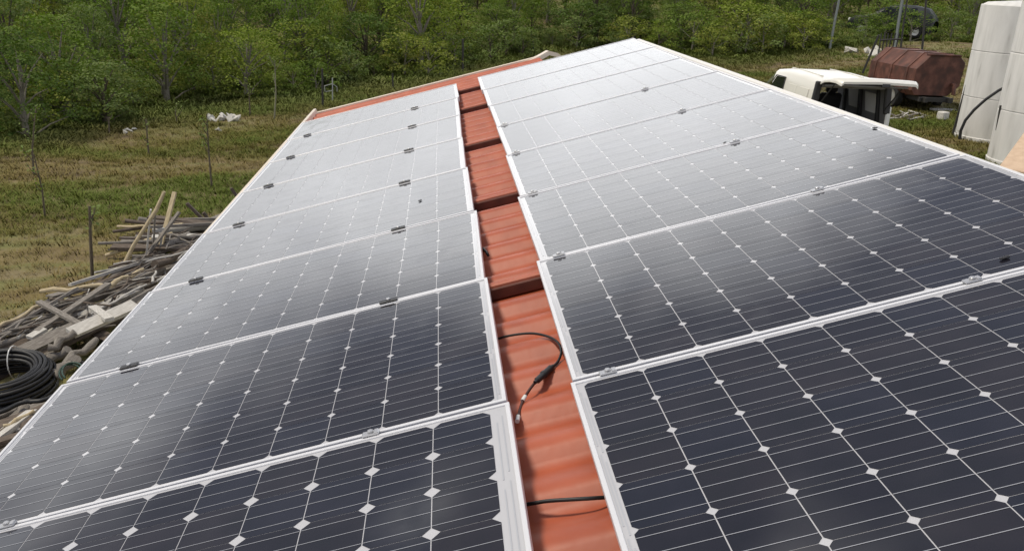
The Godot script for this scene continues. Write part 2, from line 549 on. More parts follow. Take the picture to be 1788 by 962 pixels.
# ---------------------------------------------------------------- shed
func build_shed() -> void:
	var t := thing("shed", "low shed with a red corrugated metal roof carrying two rows of solar panels", "shed")
	var joints := [-4.6, -3.6, -2.4, 0.10, 1.39, 2.93, 4.53, 5.72, 7.05]
	var u0 := -1.63
	var u1 := 1.83
	for i in joints.size() - 1:
		var v0: float = joints[i]
		var v1: float = joints[i + 1]
		var ue: float = u1 if i < joints.size() - 2 else 0.98
		var waves := roundi((v1 - v0 - 0.1) / 0.205)
		var prof: Array[Vector2] = []
		# near edge: a tall rib with a steep side, then soft waves, dropping under the next sheet
		var rib := 0.052 if i > 2 else 0.012
		prof.append(Vector2(v0 - 0.012, -0.118))
		prof.append(Vector2(v0 + 0.002, -0.118 + rib * 0.9))
		prof.append(Vector2(v0 + 0.012, -0.118 + rib))
		prof.append(Vector2(v0 + 0.030, -0.118 + rib))
		prof.append(Vector2(v0 + 0.045, -0.118 + rib * 0.85))
		prof.append(Vector2(v0 + 0.075, -0.122))
		var span: float = v1 - 0.02 - (v0 + 0.085)
		var steps := waves * 10
		for k in steps + 1:
			var ph := float(k) / steps * waves
			var fr := ph - floorf(ph)
			# long gentle back, short front facing the camera
			var y := smoothstep(0.0, 0.28, fr) * (1.0 - smoothstep(0.40, 1.0, fr))
			prof.append(Vector2(v0 + 0.085 + span * k / steps, -0.126 + 0.034 * y))
		prof.append(Vector2(v1 - 0.010, -0.124))
		var s := Shape.new()
		var nn: Array[Vector3] = []
		for k in prof.size():
			var d: Vector2 = (prof[mini(k + 1, prof.size() - 1)] - prof[maxi(k - 1, 0)]).normalized()
			nn.append(Vector3(0, d.x, d.y))
		for k in prof.size() - 1:
			var a: Vector2 = prof[k]
			var b: Vector2 = prof[k + 1]
			var fl: Vector2 = (b - a).normalized()
			var fn := Vector3(0, fl.x, fl.y)
			var na := nn[k] if k > 5 else fn
			var nb := nn[k + 1] if k > 5 else fn
			s.tri(Vector3(u0, a.y, -a.x), Vector3(ue, a.y, -a.x), Vector3(ue, b.y, -b.x), na, na, nb)
			s.tri(Vector3(u0, a.y, -a.x), Vector3(ue, b.y, -b.x), Vector3(u0, b.y, -b.x), na, nb, nb)
		part("roof_sheet", s.mesh(M.red), t, roof)
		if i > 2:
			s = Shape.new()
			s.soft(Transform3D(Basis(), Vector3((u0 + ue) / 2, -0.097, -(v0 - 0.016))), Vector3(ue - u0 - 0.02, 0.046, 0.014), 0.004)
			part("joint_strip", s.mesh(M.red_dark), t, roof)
	var s2 := Shape.new()
	s2.soft(Transform3D(Basis(), Vector3(u0 + 0.012, -0.085, -1.2)), Vector3(0.036, 0.08, 11.7), 0.006)
	part("eave_trim", s2.mesh(M.cream), t, roof)
	s2 = Shape.new()
	s2.soft(Transform3D(Basis(), Vector3(u1 + 0.036, -0.062, -0.58)), Vector3(0.045, 0.09, 10.4), 0.008)
	part("ridge_trim", s2.mesh(M.pale_trim), t, roof)
	s2 = Shape.new()
	s2.soft(Transform3D(Basis(), Vector3(-0.325, -0.112, -7.075)), Vector3(2.6, 0.045, 0.03), 0.006)
	part("gable_trim", s2.mesh(M.cream), t, roof)
	# bent flashing at the far upper corner
	s2 = Shape.new()
	var fold := [Vector3(0.80, -0.11, -6.95), Vector3(0.98, -0.085, -6.98), Vector3(1.10, -0.055, -7.0), Vector3(1.19, -0.10, -6.98), Vector3(1.24, -0.15, -6.95)]
	for k in fold.size() - 1:
		var a: Vector3 = fold[k]
		var b: Vector3 = fold[k + 1]
		var back := Vector3(0, -0.02, -0.30)
		s2.quad(a, b, b + back, a + back, Vector3.UP)
		s2.quad(a, b, b + Vector3(0, -0.05, 0.0), a + Vector3(0, -0.05, 0.0), Vector3.BACK)
	part("corner_flashing", s2.mesh(M.cream), t, roof)
	# walls under the roof, their tops following the slope
	var zs := [-5.7, 4.35]
	var xs := [-1.45, 1.62]
	var top := func(x: float) -> float: return tan(deg_to_rad(TILT)) * x - 0.16
	for k in 4:
		var w := Shape.new()
		var a := Vector3(xs[0] if k != 1 else xs[1], 0, zs[0] if k != 3 else zs[1])
		var size_x: float = 0.2 if k < 2 else xs[1] - xs[0] - 0.4
		var x0: float = xs[0] if k == 0 else xs[1] - 0.2 if k == 1 else xs[0] + 0.2
		var x1: float = x0 + size_x
		var z0: float = zs[0] if k != 3 else zs[1] - 0.2
		var z1: float = zs[1] if k < 2 else z0 + 0.2
		var p: Array[Vector3] = []
		for q in [[x0, z0], [x1, z0], [x1, z1], [x0, z1]]: p.append(Vector3(q[0], -3.6, q[1]))
		for q in [[x0, z0], [x1, z0], [x1, z1], [x0, z1]]: p.append(Vector3(q[0], top.call(q[0]), q[1]))
		var mid := Vector3((x0 + x1) / 2, -1.8, (z0 + z1) / 2)
		for f in [[0, 1, 5, 4], [1, 2, 6, 5], [2, 3, 7, 6], [3, 0, 4, 7], [4, 5, 6, 7]]:
			w.quad(p[f[0]], p[f[1]], p[f[2]], p[f[3]], (p[f[0]] + p[f[2]]) / 2 - mid)
		part("wall", w.mesh(M.plaster), t)

func roof_line(pts: Array, w: float) -> Array:
	var c := Curve3D.new()
	var out := []
	var p: Array[Vector3] = []
	for q in pts: p.append(on_roof(q[0], q[1], q[2] if q.size() > 2 else w))
	for i in p.size():
		var d := (p[mini(i + 1, p.size() - 1)] - p[maxi(i - 1, 0)]) / 6.0
		c.add_point(p[i], -d, d)
	c.bake_interval = 0.012
	for q in c.get_baked_points(): out.append(q)
	return out

func build_cables() -> void:
	var t := thing("cable", "black cable looped across the red roof gap with a plug in its middle", "cable", roof)
	var s := Shape.new()
	s.tube(roof_line([[858, 596, -0.10], [885, 587, -0.085], [925, 582, -0.08], [955, 587, -0.08], [974, 598, -0.08], [980, 614, -0.082], [974, 632, -0.085], [964, 641, -0.085]], -0.085), [0.0042], 8)
	part("lead", s.mesh(M.rubber), t)
	s = Shape.new()
	var a := on_roof(966, 639, -0.084)
	var b := on_roof(934, 668, -0.086)
	s.tube([a, a.lerp(b, 0.1), a.lerp(b, 0.12), a.lerp(b, 0.45), a.lerp(b, 0.47), a.lerp(b, 0.55), a.lerp(b, 0.57), a.lerp(b, 0.88), a.lerp(b, 0.9), b], [0.006, 0.007, 0.0105, 0.0105, 0.0125, 0.0125, 0.010, 0.010, 0.0065, 0.006], 10)
	part("plug", s.mesh(M.black), t)
	s = Shape.new()
	s.tube(roof_line([[935, 667], [925, 680], [914, 698], [907, 718], [904, 733]], -0.092), [0.0042], 8)
	part("tail", s.mesh(plain(Color(0.05, 0.015, 0.01), 0.5)), t)
	s = Shape.new()
	s.tube([on_roof(917, 692, -0.092), on_roof(912, 700, -0.092)], [0.0062], 8)
	part("tape", s.mesh(M.lamp_white), t)
	s = Shape.new()
	s.tube([on_roof(905, 727, -0.092), on_roof(903, 736, -0.092)], [0.0066], 8)
	part("tape", s.mesh(M.lamp_white), t)
	s = Shape.new()
	s.tube(roof_line([[905, 882, -0.105], [925, 880, -0.09], [955, 875, -0.082], [1000, 872, -0.082], [1035, 870, -0.088], [1065, 868, -0.105]], -0.085), [0.0048], 8)
	solo("cable", s.mesh(M.rubber), "straight black cable crossing the red roof gap nearest the camera", "cable", roof)
	s = Shape.new()
	s.tube(roof_line([[843, 434, -0.09], [849, 440, -0.07], [853, 447, -0.085]], -0.08), [0.006], 8)
	solo("cable_stub", s.mesh(M.rubber), "short black cable end poking out under the left panels halfway up the red gap", "cable", roof)
	s = Shape.new()
	for k in 5:
		var q := on_roof(1751 + k * 2.4, 451 - k * 0.8, 0.002)
		s.soft(Transform3D(Basis(Vector3.UP, k * 0.7), q), Vector3(0.012, 0.006, 0.010), 0.002)
	solo("dead_leaf", s.mesh(M.black), "small dark dead leaf lying on the right hand panels near the picture edge", "leaf", roof)
	for q in [[733, 350, "small dark speck of dirt on the third left panel from the camera"], [1529, 223, "small dark speck of dirt on a right hand panel near the white van"], [1266, 249, "small dark speck of dirt beside a clamp of the right hand panels"]]:
		s = Shape.new()
		s.soft(Transform3D(Basis(Vector3.UP, q[0] * 0.1), on_roof(q[0], q[1], 0.001)), Vector3(0.022, 0.004, 0.012), 0.0015)
		solo("dirt_speck", s.mesh(M.black), q[2], "dirt", roof)

# ---------------------------------------------------------------- land and growth
func build_ground() -> void:
	var s := Shape.new()
	var rings := [0.0]
	var r := 0.0
	while r < 55.0:
		r += 0.35 + r * 0.012
		rings.append(r)
	while r < 900.0:
		r *= 1.25
		rings.append(r)
	var seg := 220
	var grid := []
	for i in rings.size():
		var line := PackedVector3Array()
		for k in seg + 1:
			var a := TAU * k / seg
			var x: float = EYE.x + rings[i] * sin(a)
			var z: float = EYE.z - rings[i] * cos(a)
			line.append(Vector3(x, land(x, z), z))
		grid.append(line)
	var nrm := func(x: float, z: float, e: float) -> Vector3:
		return Vector3(land(x - e, z) - land(x + e, z), 2 * e, land(x, z - e) - land(x, z + e)).normalized()
	var norms := []
	for i in rings.size():
		var line := PackedVector3Array()
		for k in seg + 1:
			var p: Vector3 = grid[i][k]
			line.append(nrm.call(p.x, p.z, 0.15 + rings[i] * 0.006))
		norms.append(line)
	for i in rings.size() - 1:
		for k in seg:
			s.tri(grid[i][k], grid[i][k + 1], grid[i + 1][k + 1], norms[i][k], norms[i][k + 1], norms[i + 1][k + 1])
			if i > 0: pass
			s.tri(grid[i][k], grid[i + 1][k + 1], grid[i + 1][k], norms[i][k], norms[i + 1][k + 1], norms[i + 1][k])
	var o := part("ground", s.mesh(M.soil), self)
	o.set_meta("kind", "structure")
	tag(o, "grassy sloping field of olive grass and bare brown soil around the shed", "ground")

func build_grass() -> void:
	var patch := FastNoiseLite.new()
	patch.seed = 77
	patch.frequency = 0.16
	patch.fractal_octaves = 4
	var s := Shape.new()
	var r := RandomNumberGenerator.new()
	r.seed = 4
	for k in 9:
		var a := r.randf() * TAU
		var b := Vector3(cos(a), 0, sin(a)) * r.randf_range(0.0, 0.10)
		var lean := Vector3(cos(a + 0.6), 0, sin(a + 0.6)) * r.randf_range(0.02, 0.08)
		var h := r.randf_range(0.05, 0.11)
		var w := Vector3(-sin(a), 0, cos(a)) * r.randf_range(0.006, 0.012)
		s.tint = Color(1, 1, 1) * r.randf_range(0.75, 1.15)
		var m := b + lean * 0.4 + Vector3(0, h * 0.65, 0)
		var tip := b + lean + Vector3(0, h, 0)
		var nn := Vector3(0, 1, 0.25).normalized()
		s.tri(b - w, b + w, m, nn, nn, nn)
		s.tri(m - w * 0.8, m + w * 0.8, tip, nn, nn, nn)
	var mesh := s.mesh(M.grass)
	var xf: Array[Transform3D] = []
	var cols: Array[Color] = []
	var tries := 0
	while xf.size() < 125000 and tries < 500000:
		tries += 1
		var az := deg_to_rad(r.randf_range(-55, 60) if r.randf() < 0.4 else r.randf_range(-34, 42))
		var d := 7.0 + 40.0 * sqrt(r.randf()) * r.randf_range(0.35, 1.0)
		var x := EYE.x + d * sin(az)
		var z := EYE.z - d * cos(az)
		if x > -1.7 and x < 1.9 and z > -7.2: continue
		var n := patch.get_noise_2d(x * 0.6, z * 1.5)
		var edge := d - wood_edge(x, z)
		if n < -0.02 and r.randf() > 0.45 and edge < -4.0: continue
		if edge > 8.0: continue
		var sc := r.randf_range(0.45, 0.95) * (1.0 + 0.8 * smoothstep(-5.0, 0.0, edge)) * (0.75 + d * 0.012) * (1.7 if r.randf() < 0.06 else 1.0)
		xf.append(Transform3D(Basis(Vector3.UP, r.randf() * TAU).scaled(Vector3(sc * 1.3, sc, sc * 1.3)), Vector3(x, land(x, z) - 0.01, z)))
		var dry := Color(0.20, 0.16, 0.065)
		var mid := Color(0.165, 0.150, 0.045)
		var green := Color(0.11, 0.145, 0.03)
		var k := clampf(0.5 + n * 1.3 + r.randf_range(-0.25, 0.25), 0, 1)
		var c := dry.lerp(mid, clampf(k * 2, 0, 1)).lerp(green, clampf(k * 2 - 1, 0, 1))
		c = c.lerp(Color(0.13, 0.165, 0.05), smoothstep(-6.0, -1.0, edge) * 0.75)
		cols.append(c)
	tries = 0
	while xf.size() < 170000 and tries < 200000:
		tries += 1
		var az := deg_to_rad(r.randf_range(-40, 48))
		var over := -1.0 + 38.0 * pow(r.randf(), 1.4)
		var d := wood_edge(EYE.x + 20 * sin(az), EYE.z - 20 * cos(az)) + over
		var x := EYE.x + d * sin(az)
		var z := EYE.z - d * cos(az)
		var sc := r.randf_range(0.9, 2.2)
		xf.append(Transform3D(Basis(Vector3.UP, r.randf() * TAU).scaled(Vector3(sc * 1.5, sc, sc * 1.5)), Vector3(x, land(x, z) - 0.02, z)))
		cols.append(Color(0.15, 0.20, 0.045) * r.randf_range(0.7, 1.3))
	var mm := MultiMesh.new()
	mm.transform_format = MultiMesh.TRANSFORM_3D
	mm.use_colors = true
	mm.mesh = mesh
	mm.instance_count = xf.size()
	for i in xf.size():
		mm.set_instance_transform(i, xf[i])
		mm.set_instance_color(i, cols[i])
	var o := MultiMeshInstance3D.new()
	o.name = "grass"
	o.multimesh = mm
	add_child(o, true)
	o.set_meta("kind", "stuff")
	tag(o, "short olive and dry grass tufts growing over the field", "grass")

func leaf(s: Shape, at: Vector3, out: Vector3, r: RandomNumberGenerator, size: float) -> void:
	var d := (out + Vector3(r.randf_range(-1, 1), r.randf_range(-0.5, 1.1), r.randf_range(-1, 1)) * 0.9).normalized()
	var x := d.cross(Vector3(r.randf_range(-1, 1), r.randf_range(-1, 1), r.randf_range(-1, 1))).normalized()
	var y := d.cross(x)
	var l := size * r.randf_range(0.7, 1.4)
	var w := l * r.randf_range(0.40, 0.6)
	var tip := at + x * l - d * l * 0.25
	var nn := (d + out * 0.7).normalized()
	s.tri(at - x * l * 0.6, at + y * w, tip, nn, nn, nn)
	s.tri(at - x * l * 0.6, at - y * w, tip, nn, nn, nn)

func make_tree(seed_: int, height: float, width: float, low: float, clumps: int, leaves: int, mat: Material, size: float) -> Array:
	# trunk mesh and crown mesh; the crown is clumps of single leaves on limb ends
	var r := RandomNumberGenerator.new()
	r.seed = seed_
	var tr := Shape.new()
	var cr := Shape.new()
	var lean := Vector3(r.randf_range(-0.08, 0.08), 0, r.randf_range(-0.08, 0.08)) * height
	var path := []
	var rad := []
	for i in 6:
		var k := i / 5.0
		path.append(Vector3(0, k * height * 0.78, 0) + lean * k * k + Vector3(r.randf_range(-1, 1), 0, r.randf_range(-1, 1)) * 0.02 * height * k)
		rad.append(lerpf(0.028, 0.007, k) * height)
	tr.tube(path, rad, 7)
	for c in clumps:
		var hk := lerpf(low, 0.98, pow((c + r.randf()) / clumps, 0.85))
		var belly := sqrt(maxf(0.0, 1.0 - pow((hk - lerpf(low, 0.98, 0.38)) / (0.62 * (1.0 - low)), 2.0)))
		var a := c * 2.399 + r.randf_range(-0.5, 0.5)
		var rr := width * 0.5 * belly * r.randf_range(0.45, 1.0)
		var mid := Vector3(cos(a) * rr, hk * height, sin(a) * rr) + lean * hk
		var from: Vector3 = path[clampi(int(hk * 5.0 * 0.8), 0, 4)]
		if c % 2 == 0:
			tr.tube([from, from.lerp(mid, 0.5) + Vector3(0, 0.03 * height, 0), mid], [0.011 * height, 0.007 * height, 0.003 * height], 5, false)
		var cs := width * r.randf_range(0.14, 0.25)
		var sq := r.randf_range(0.55, 0.85)
		var tone := r.randf_range(0.60, 1.40)
		for k in leaves:
			var d := Vector3(r.randfn(), r.randfn(), r.randfn()).normalized()
			if d.y < -0.25 and r.randf() < 0.65: d.y = -d.y
			var rad_k := cs * pow(r.randf(), 0.32)
			if r.randf() < 0.10: rad_k *= 1.35
			var p := mid + Vector3(d.x, d.y * sq, d.z) * rad_k
			cr.tint = Color(1, 1, 1) * tone * r.randf_range(0.78, 1.22)
			cr.tint.r *= r.randf_range(0.85, 1.2)
			leaf(cr, p, d, r, size)
	return [tr.mesh(M.bark_pale if seed_ % 2 else M.bark), cr.mesh(mat)]

func build_forest() -> void:
	var kinds := []
	for k in 10:
		var shrub := k >= 7
		var low: float = 0.10 if shrub else [0.16, 0.22, 0.30, 0.12, 0.26, 0.18, 0.34][k]
		var h: float = 1.6 if shrub else 4.6
		var wid: float = 2.0 if shrub else [3.2, 2.8, 2.6, 3.6, 3.0, 3.4, 2.4][k]
		kinds.append(make_tree(100 + k * 13, h, wid, low, 13 if shrub else 26, 100 if shrub else 150, M.leaf[k % 5], 0.047 if shrub else 0.068))
	var protos := {}
	var plant := func(kind: int, mat: int, xf: Transform3D, label: String, grp: String, shrub: bool) -> void:
		var key := kind * 10 + mat
		var o: Node3D
		if protos.has(key):
			o = copy_of(protos[key], "shrub" if shrub else "tree", label, "shrub" if shrub else "tree", xf, grp)
		else:
			o = thing("shrub" if shrub else "tree", label, "shrub" if shrub else "tree", xf, grp)
			part("stem" if shrub else "trunk", kinds[kind][0], o)
			var cm: ArrayMesh = kinds[kind][1]
			var dm: ArrayMesh = cm.duplicate()
			dm.surface_set_material(0, M.leaf[mat])
			part("foliage" if shrub else "crown", dm, o)
			protos[key] = o
	var r := RandomNumberGenerator.new()
	r.seed = 2024
	for q in [[1512, 68, 0.75], [1545, 72, 0.7], [1590, 72, 0.85], [1622, 66, 0.95]]:
		var b0 := ground_at(q[0], q[1])
		plant.call(7 + int(q[0]) % 3, 0, Transform3D(Basis().scaled(Vector3(q[2] * 1.3, q[2], q[2])), b0), "low shrub in front of the dark car, %s" % ["at its bonnet", "before its front wheel", "before its rear door", "at its tail"][[1512, 1545, 1590, 1622].find(q[0])], "low shrubs in front of the dark car", true)
	# trees that can be told apart along the front of the forest: base pixel, crown top pixel, crown width in pixels, kind, tone
	var front := [
		[48, 258, 60, 150, 3, 2, "dark rounded tree at the left end of the forest edge beside the field"],
		[185, 236, 108, 120, 0, 3, "grey green bushy tree behind the thin saplings left of the white rubble"],
		[120, 225, 30, 130, 1, 0, "tall leafy tree behind the dark tree at the left forest edge"],
		[292, 196, 5, 150, 5, 0, "tall dark trunked tree standing straight above the left end of the rubble"],
		[430, 186, 48, 125, 3, 1, "bright green round crowned tree right of the white rubble"],
		[545, 160, 40, 130, 0, 1, "bright green spreading tree above the far left roof corner"],
		[640, 140, 25, 110, 4, 2, "dark green tree behind the small white stand in the field"],
		[715, 125, 55, 80, 1, 3, "pale green slender tree left of the dark fence post"],
		[775, 112, -5, 130, 5, 1, "bright tall tree right behind the dark fence post"],
		[880, 98, 15, 120, 0, 0, "mid green tree above the red gable end of the roof"],
		[1010, 88, 5, 120, 4, 2, "dark green tree above the bent corner flashing"],
		[1105, 82, 10, 90, 1, 3, "grey green tree above the farthest corner of the right panel row"],
		[1185, 92, 5, 110, 0, 0, "leafy tree right of the farthest panel corner"],
		[1290, 98, 5, 150, 3, 1, "bright bushy tree behind the grass bank left of the van"],
		[1385, 92, 20, 110, 0, 1, "bright green tree above the white van"],
	]
	for q in front:
		var b := ground_at(q[0], q[1])
		var d := far_from_eye(b) + 1.6
		b = at_distance(q[0], q[1], d)
		b.y = land(b.x, b.z) - 0.05
		var h := minf(at_distance(q[0], q[2], d).y - b.y, 4.6)
		var w: float = q[3] / (FOCAL / (b - EYE).length())
		var wid: float = [3.2, 2.8, 2.6, 3.6, 3.0, 3.4, 2.4][q[4]]
		plant.call(q[4], q[5], Transform3D(Basis(Vector3.UP, r.randf() * TAU).scaled(Vector3(w / wid, h / 4.6, w / wid)), b), q[6], "trees along the front of the forest", false)
	var marks := [[-22, "at the far left beyond the field"], [-17, "left of the white rubble"], [-11, "behind the white rubble"], [-4, "behind the small white stand"], [3, "behind the tallest fence post"], [9, "above the bent corner flashing"], [15, "above the farthest panel corner"], [21, "behind the bank left of the van"], [26, "above the white van"], [31, "around the parked dark car"], [180, "beside the silos"]]
	var tones := ["mid green", "bright green", "dark green", "grey green", "yellow green"]
	var place := func(a: float) -> String:
		for q in marks:
			if a < q[0]: return q[1]
		return "beside the silos"
	var spots: Array[Vector2] = []
	var tries := 0
	while spots.size() < 270 and tries < 6000:
		tries += 1
		var az := r.randf_range(-34.0, 45.0)
		var a := deg_to_rad(az)
		var over := 1.8 + 34.0 * pow(r.randf(), 1.25)
		if az > 24 and az < 31 and over < 5.5: continue
		var d := wood_edge(EYE.x + 20 * sin(a), EYE.z - 20 * cos(a)) + over
		var q := Vector2(EYE.x + d * sin(a), EYE.z - d * cos(a))
		var gap := 1.75 + over * 0.02
		var free := true
		for p in spots:
			if p.distance_squared_to(q) < gap * gap:
				free = false
				break
		if not free: continue
		spots.append(q)
		var s := r.randf_range(0.42, 0.80) if over < 6 else r.randf_range(0.55, 0.88)
		var depth := "front row" if over < 5 else "middle row" if over < 15 else "back row"
		var tone: int = [0, 1, 3, 3, 0, 1, 4, 2][r.randi() % 8]
		plant.call(r.randi() % 7, tone, Transform3D(Basis(Vector3.UP, r.randf() * TAU).scaled(Vector3(s * r.randf_range(0.85, 1.15), s, s * r.randf_range(0.85, 1.15))), Vector3(q.x, land(q.x, q.y) - 0.05, q.y)), "%s %s forest tree %s" % [tones[tone], depth, place.call(az)], "%s %s forest trees %s" % [tones[tone], depth, place.call(az)], false)
	for kk in 2:
		var far: Array[Transform3D] = []
		tries = 0
		while far.size() < 900 and tries < 8000:
			tries += 1
			var az := r.randf_range(-100.0, 100.0)
			var a := deg_to_rad(az)
			var inner := 34.0 if az > -34.0 and az < 45.0 else 2.5
			var over := inner + 75.0 * r.randf()
			var d := wood_edge(EYE.x + 20 * sin(a), EYE.z - 20 * cos(a)) + over
			var x := EYE.x + d * sin(a)
			var z := EYE.z - d * cos(a)
			var sc := r.randf_range(0.6, 0.95)
			far.append(Transform3D(Basis(Vector3.UP, r.randf() * TAU).scaled(Vector3(sc * 1.15, sc, sc * 1.15)), Vector3(x, land(x, z) - 0.05, z)))
		var fm := MultiMesh.new()
		fm.transform_format = MultiMesh.TRANSFORM_3D
		fm.mesh = kinds[3 if kk == 0 else 5][1]
		fm.instance_count = far.size()
		for i in far.size(): fm.set_instance_transform(i, far[i])
		var fo := MultiMeshInstance3D.new()
		fo.name = numbered("woodland")
		fo.multimesh = fm
		add_child(fo, true)
		fo.set_meta("kind", "stuff")
		tag(fo, ["far off mass of grey green woodland on the hillside beyond the single trees", "far off mass of mid green woodland on the hillside beyond the single trees"][kk], "woodland")
	# shrubs in front of the trees
	var az2 := -36.0
	while az2 < 40.0:
		az2 += r.randf_range(0.7, 2.0)
		var a := deg_to_rad(az2)
		var d := wood_edge(EYE.x + 20 * sin(a), EYE.z - 20 * cos(a)) + r.randf_range(-0.9, 1.2)
		var x := EYE.x + d * sin(a)
		var z := EYE.z - d * cos(a)
		var s := r.randf_range(0.45, 1.05)
		var tone: int = [1, 3, 4, 0, 3][r.randi() % 5]
		plant.call(7 + r.randi() % 3, tone, Transform3D(Basis(Vector3.UP, r.randf() * TAU).scaled(Vector3(s * 1.2, s, s * 1.2)), Vector3(x, land(x, z) - 0.03, z)), "low %s shrub at the forest edge %s" % [tones[tone], place.call(az2)], "low %s shrubs at the forest edge %s" % [tones[tone], place.call(az2)], true)

func stick(called: String, base: Array, tops: Array, r0: float, r1: float, mat: Material, label: String, category: String, twigs := 0, group := "") -> void:
	var b := ground_at(base[0], base[1])
	var d := far_from_eye(b)
	var path := [Vector3(0, -0.05, 0)]
	for q in tops: path.append(at_distance(q[0], q[1], d) - b)
	var rad := []
	for i in path.size(): rad.append(lerpf(r0, r1, float(i) / (path.size() - 1)))
	var s := Shape.new()
	s.tube(path, rad, 7)
	var r := RandomNumberGenerator.new()
	r.seed = int(base[0] * 7 + base[1])
	if twigs == 0:
		solo(called, s.mesh(mat), label, category, Transform3D(Basis(), b), group)
		return
	var t := thing(called, label, category, Transform3D(Basis(), b), group)
	part("stem", s.mesh(mat), t)
	for k in twigs:
		var f := r.randf_range(0.35, 0.95) * (path.size() - 1)
		var i := mini(int(f), path.size() - 2)
		var p: Vector3 = path[i].lerp(path[i + 1], f - i)
		var a := r.randf() * TAU
		var l := r.randf_range(0.15, 0.4)
		var e := p + Vector3(cos(a) * 0.5, 0.8, sin(a) * 0.5) * l
		var w := Shape.new()
		w.tube([p, p.lerp(e, 0.5) + Vector3(cos(a), 0, sin(a)) * 0.02, e], [r1 * 0.9, r1 * 0.7, r1 * 0.4], 5)
		part("twig", w.mesh(mat), t)
		var sp := Shape.new()
		for i2 in 16:
			sp.tint = Color(1, 1, 1) * r.randf_range(0.7, 1.3)
			leaf(sp, p.lerp(e, r.randf_range(0.3, 1.05)) + Vector3(r.randfn(), r.randfn(), r.randfn()) * 0.04, Vector3.UP, r, 0.035)
		part("leaves", sp.mesh(M.leaf[3]), t)

func build_field_things() -> void:
	var g := "thin bare saplings planted in the field"
	stick("sapling", [369, 328], [[364, 268], [360, 199]], 0.020, 0.010, M.twig, "tall bare sapling in the field nearest the middle of the left panel edge", "sapling", 5, g)
	stick("sapling", [160, 490], [[157, 420], [155, 360]], 0.026, 0.016, M.twig, "dark bare stake standing right behind the wood pile", "sapling", 2, g)
	stick("sapling", [57, 305], [[55, 260], [58, 220], [62, 185]], 0.022, 0.010, M.twig, "crooked bare sapling at the far left of the field", "sapling", 4, g)
	stick("sapling", [77, 378], [[72, 330], [58, 270]], 0.018, 0.009, M.twig, "slender leaning sapling at the left of the field, nearer than the crooked one", "sapling", 3, g)
	stick("sapling", [259, 272], [[256, 240], [254, 208]], 0.022, 0.012, M.twig, "short bare sapling left of the white rubble", "sapling", 3, g)
	stick("sapling", [309, 216], [[305, 195]], 0.022, 0.014, M.twig, "small dark sapling at the forest edge left of the rubble", "sapling", 2, g)
	stick("sapling", [190, 235], [[188, 205]], 0.024, 0.016, M.twig, "short dark sapling in front of the grey green bushy tree", "sapling", 2, g)
	stick("sapling", [436, 202], [[434, 161]], 0.024, 0.014, M.twig, "dark sapling right of the white rubble", "sapling", 2, g)
	stick("sapling", [478, 207], [[481, 165], [479, 105]], 0.026, 0.012, plain(Color(0.20, 0.19, 0.13), 0.9), "tall pale stemmed sapling beside the left panel row", "sapling", 6, g)
	var f := "dark fence posts along the forest edge"
	stick("fence_post", [563, 186], [[562, 120]], 0.032, 0.030, M.post_dark, "dark fence post left of the small white stand", "post", 0, f)
	stick("fence_post", [686, 156], [[685, 128]], 0.030, 0.028, M.post_dark, "short dark fence post above the middle of the red gable strip", "post", 0, f)
	stick("fence_post", [808, 127], [[808, 68]], 0.045, 0.04, M.post_dark, "tallest dark fence post, above the red roof gap", "post", 0, f)
	stick("fence_post", [931, 93], [[931, 70]], 0.04, 0.036, M.post_dark, "dark fence post just left of the bent corner flashing", "post", 0, f)
	var s := "leaning steel poles behind the tank"
	stick("steel_pole", [1449, 88], [[1458, 40], [1472, -30]], 0.055, 0.05, M.post_steel, "grey steel pole behind the roof of the white van", "pole", 0, s)
	stick("steel_pole", [1563, 92], [[1570, 40], [1582, -30]], 0.065, 0.06, M.post_steel, "thick grey steel pole rising behind the left end of the rusty tank", "pole", 0, s)
	stick("steel_pole", [1573, 92], [[1579, 40], [1590, -30]], 0.040, 0.035, M.post_dark, "thin dark pole close to the right of the thick grey pole", "pole", 0, s)
	stick("steel_pole", [1611, 95], [[1615, 40], [1621, -30]], 0.045, 0.04, M.post_dark, "dark pole behind the right half of the rusty tank", "pole", 0, s)
	# small white stand in the field
	var b := ground_at(580, 178)
	var d := far_from_eye(b)
	var t := thing("white_stand", "small white metal stand with a crossed top at the forest edge", "stand", Transform3D(Basis(), b))
	var sh := Shape.new()
	sh.tube([Vector3(0, -0.05, 0), at_distance(580, 136, d) - b], [0.02], 6)
	part("post", sh.mesh(M.post_pale), t)
	for q in [[566, 150, 580, 146], [580, 146, 588, 152], [566, 150, 567, 160], [568, 160, 580, 158], [588, 152, 588, 160]]:
		sh = Shape.new()
		sh.tube([at_distance(q[0], q[1], d) - b, at_distance(q[2], q[3], d) - b], [0.011], 6)
		part("bar", sh.mesh(M.post_pale), t)
	# white rubble in the field
	var r := RandomNumberGenerator.new()
	r.seed = 12
	for k in 22:
		var big := k < 16
		var p := ground_at(r.randf_range(366, 418), r.randf_range(208, 212)) if big else ground_at(r.randf_range(215, 265), r.randf_range(228, 234)) if k < 20 else ground_at(r.randf_range(378, 388), 230)
		sh = Shape.new()
		sh.block(Transform3D(Basis.from_euler(Vector3(r.randf(), r.randf() * 6, r.randf())), Vector3.ZERO), Vector3(r.randf_range(0.10, 0.26), r.randf_range(0.04, 0.10), r.randf_range(0.10, 0.24)) * (1.0 if big else 0.6), 0.8, 0.03, r)
		var lab := "white chunk of rubble in the heap lying in the field" if big else "small white stone in the grass left of the rubble heap" if k < 20 else "small white stone in the field nearer than the rubble heap"
		solo("rubble", sh.mesh(M.rubble), lab, "rubble", Transform3D(Basis(), p + Vector3(0, 0.05, 0)), ["white rubble heap in the field", "white stones left of the heap", "white stones in front of the heap"][0 if big else 1 if k < 20 else 2])

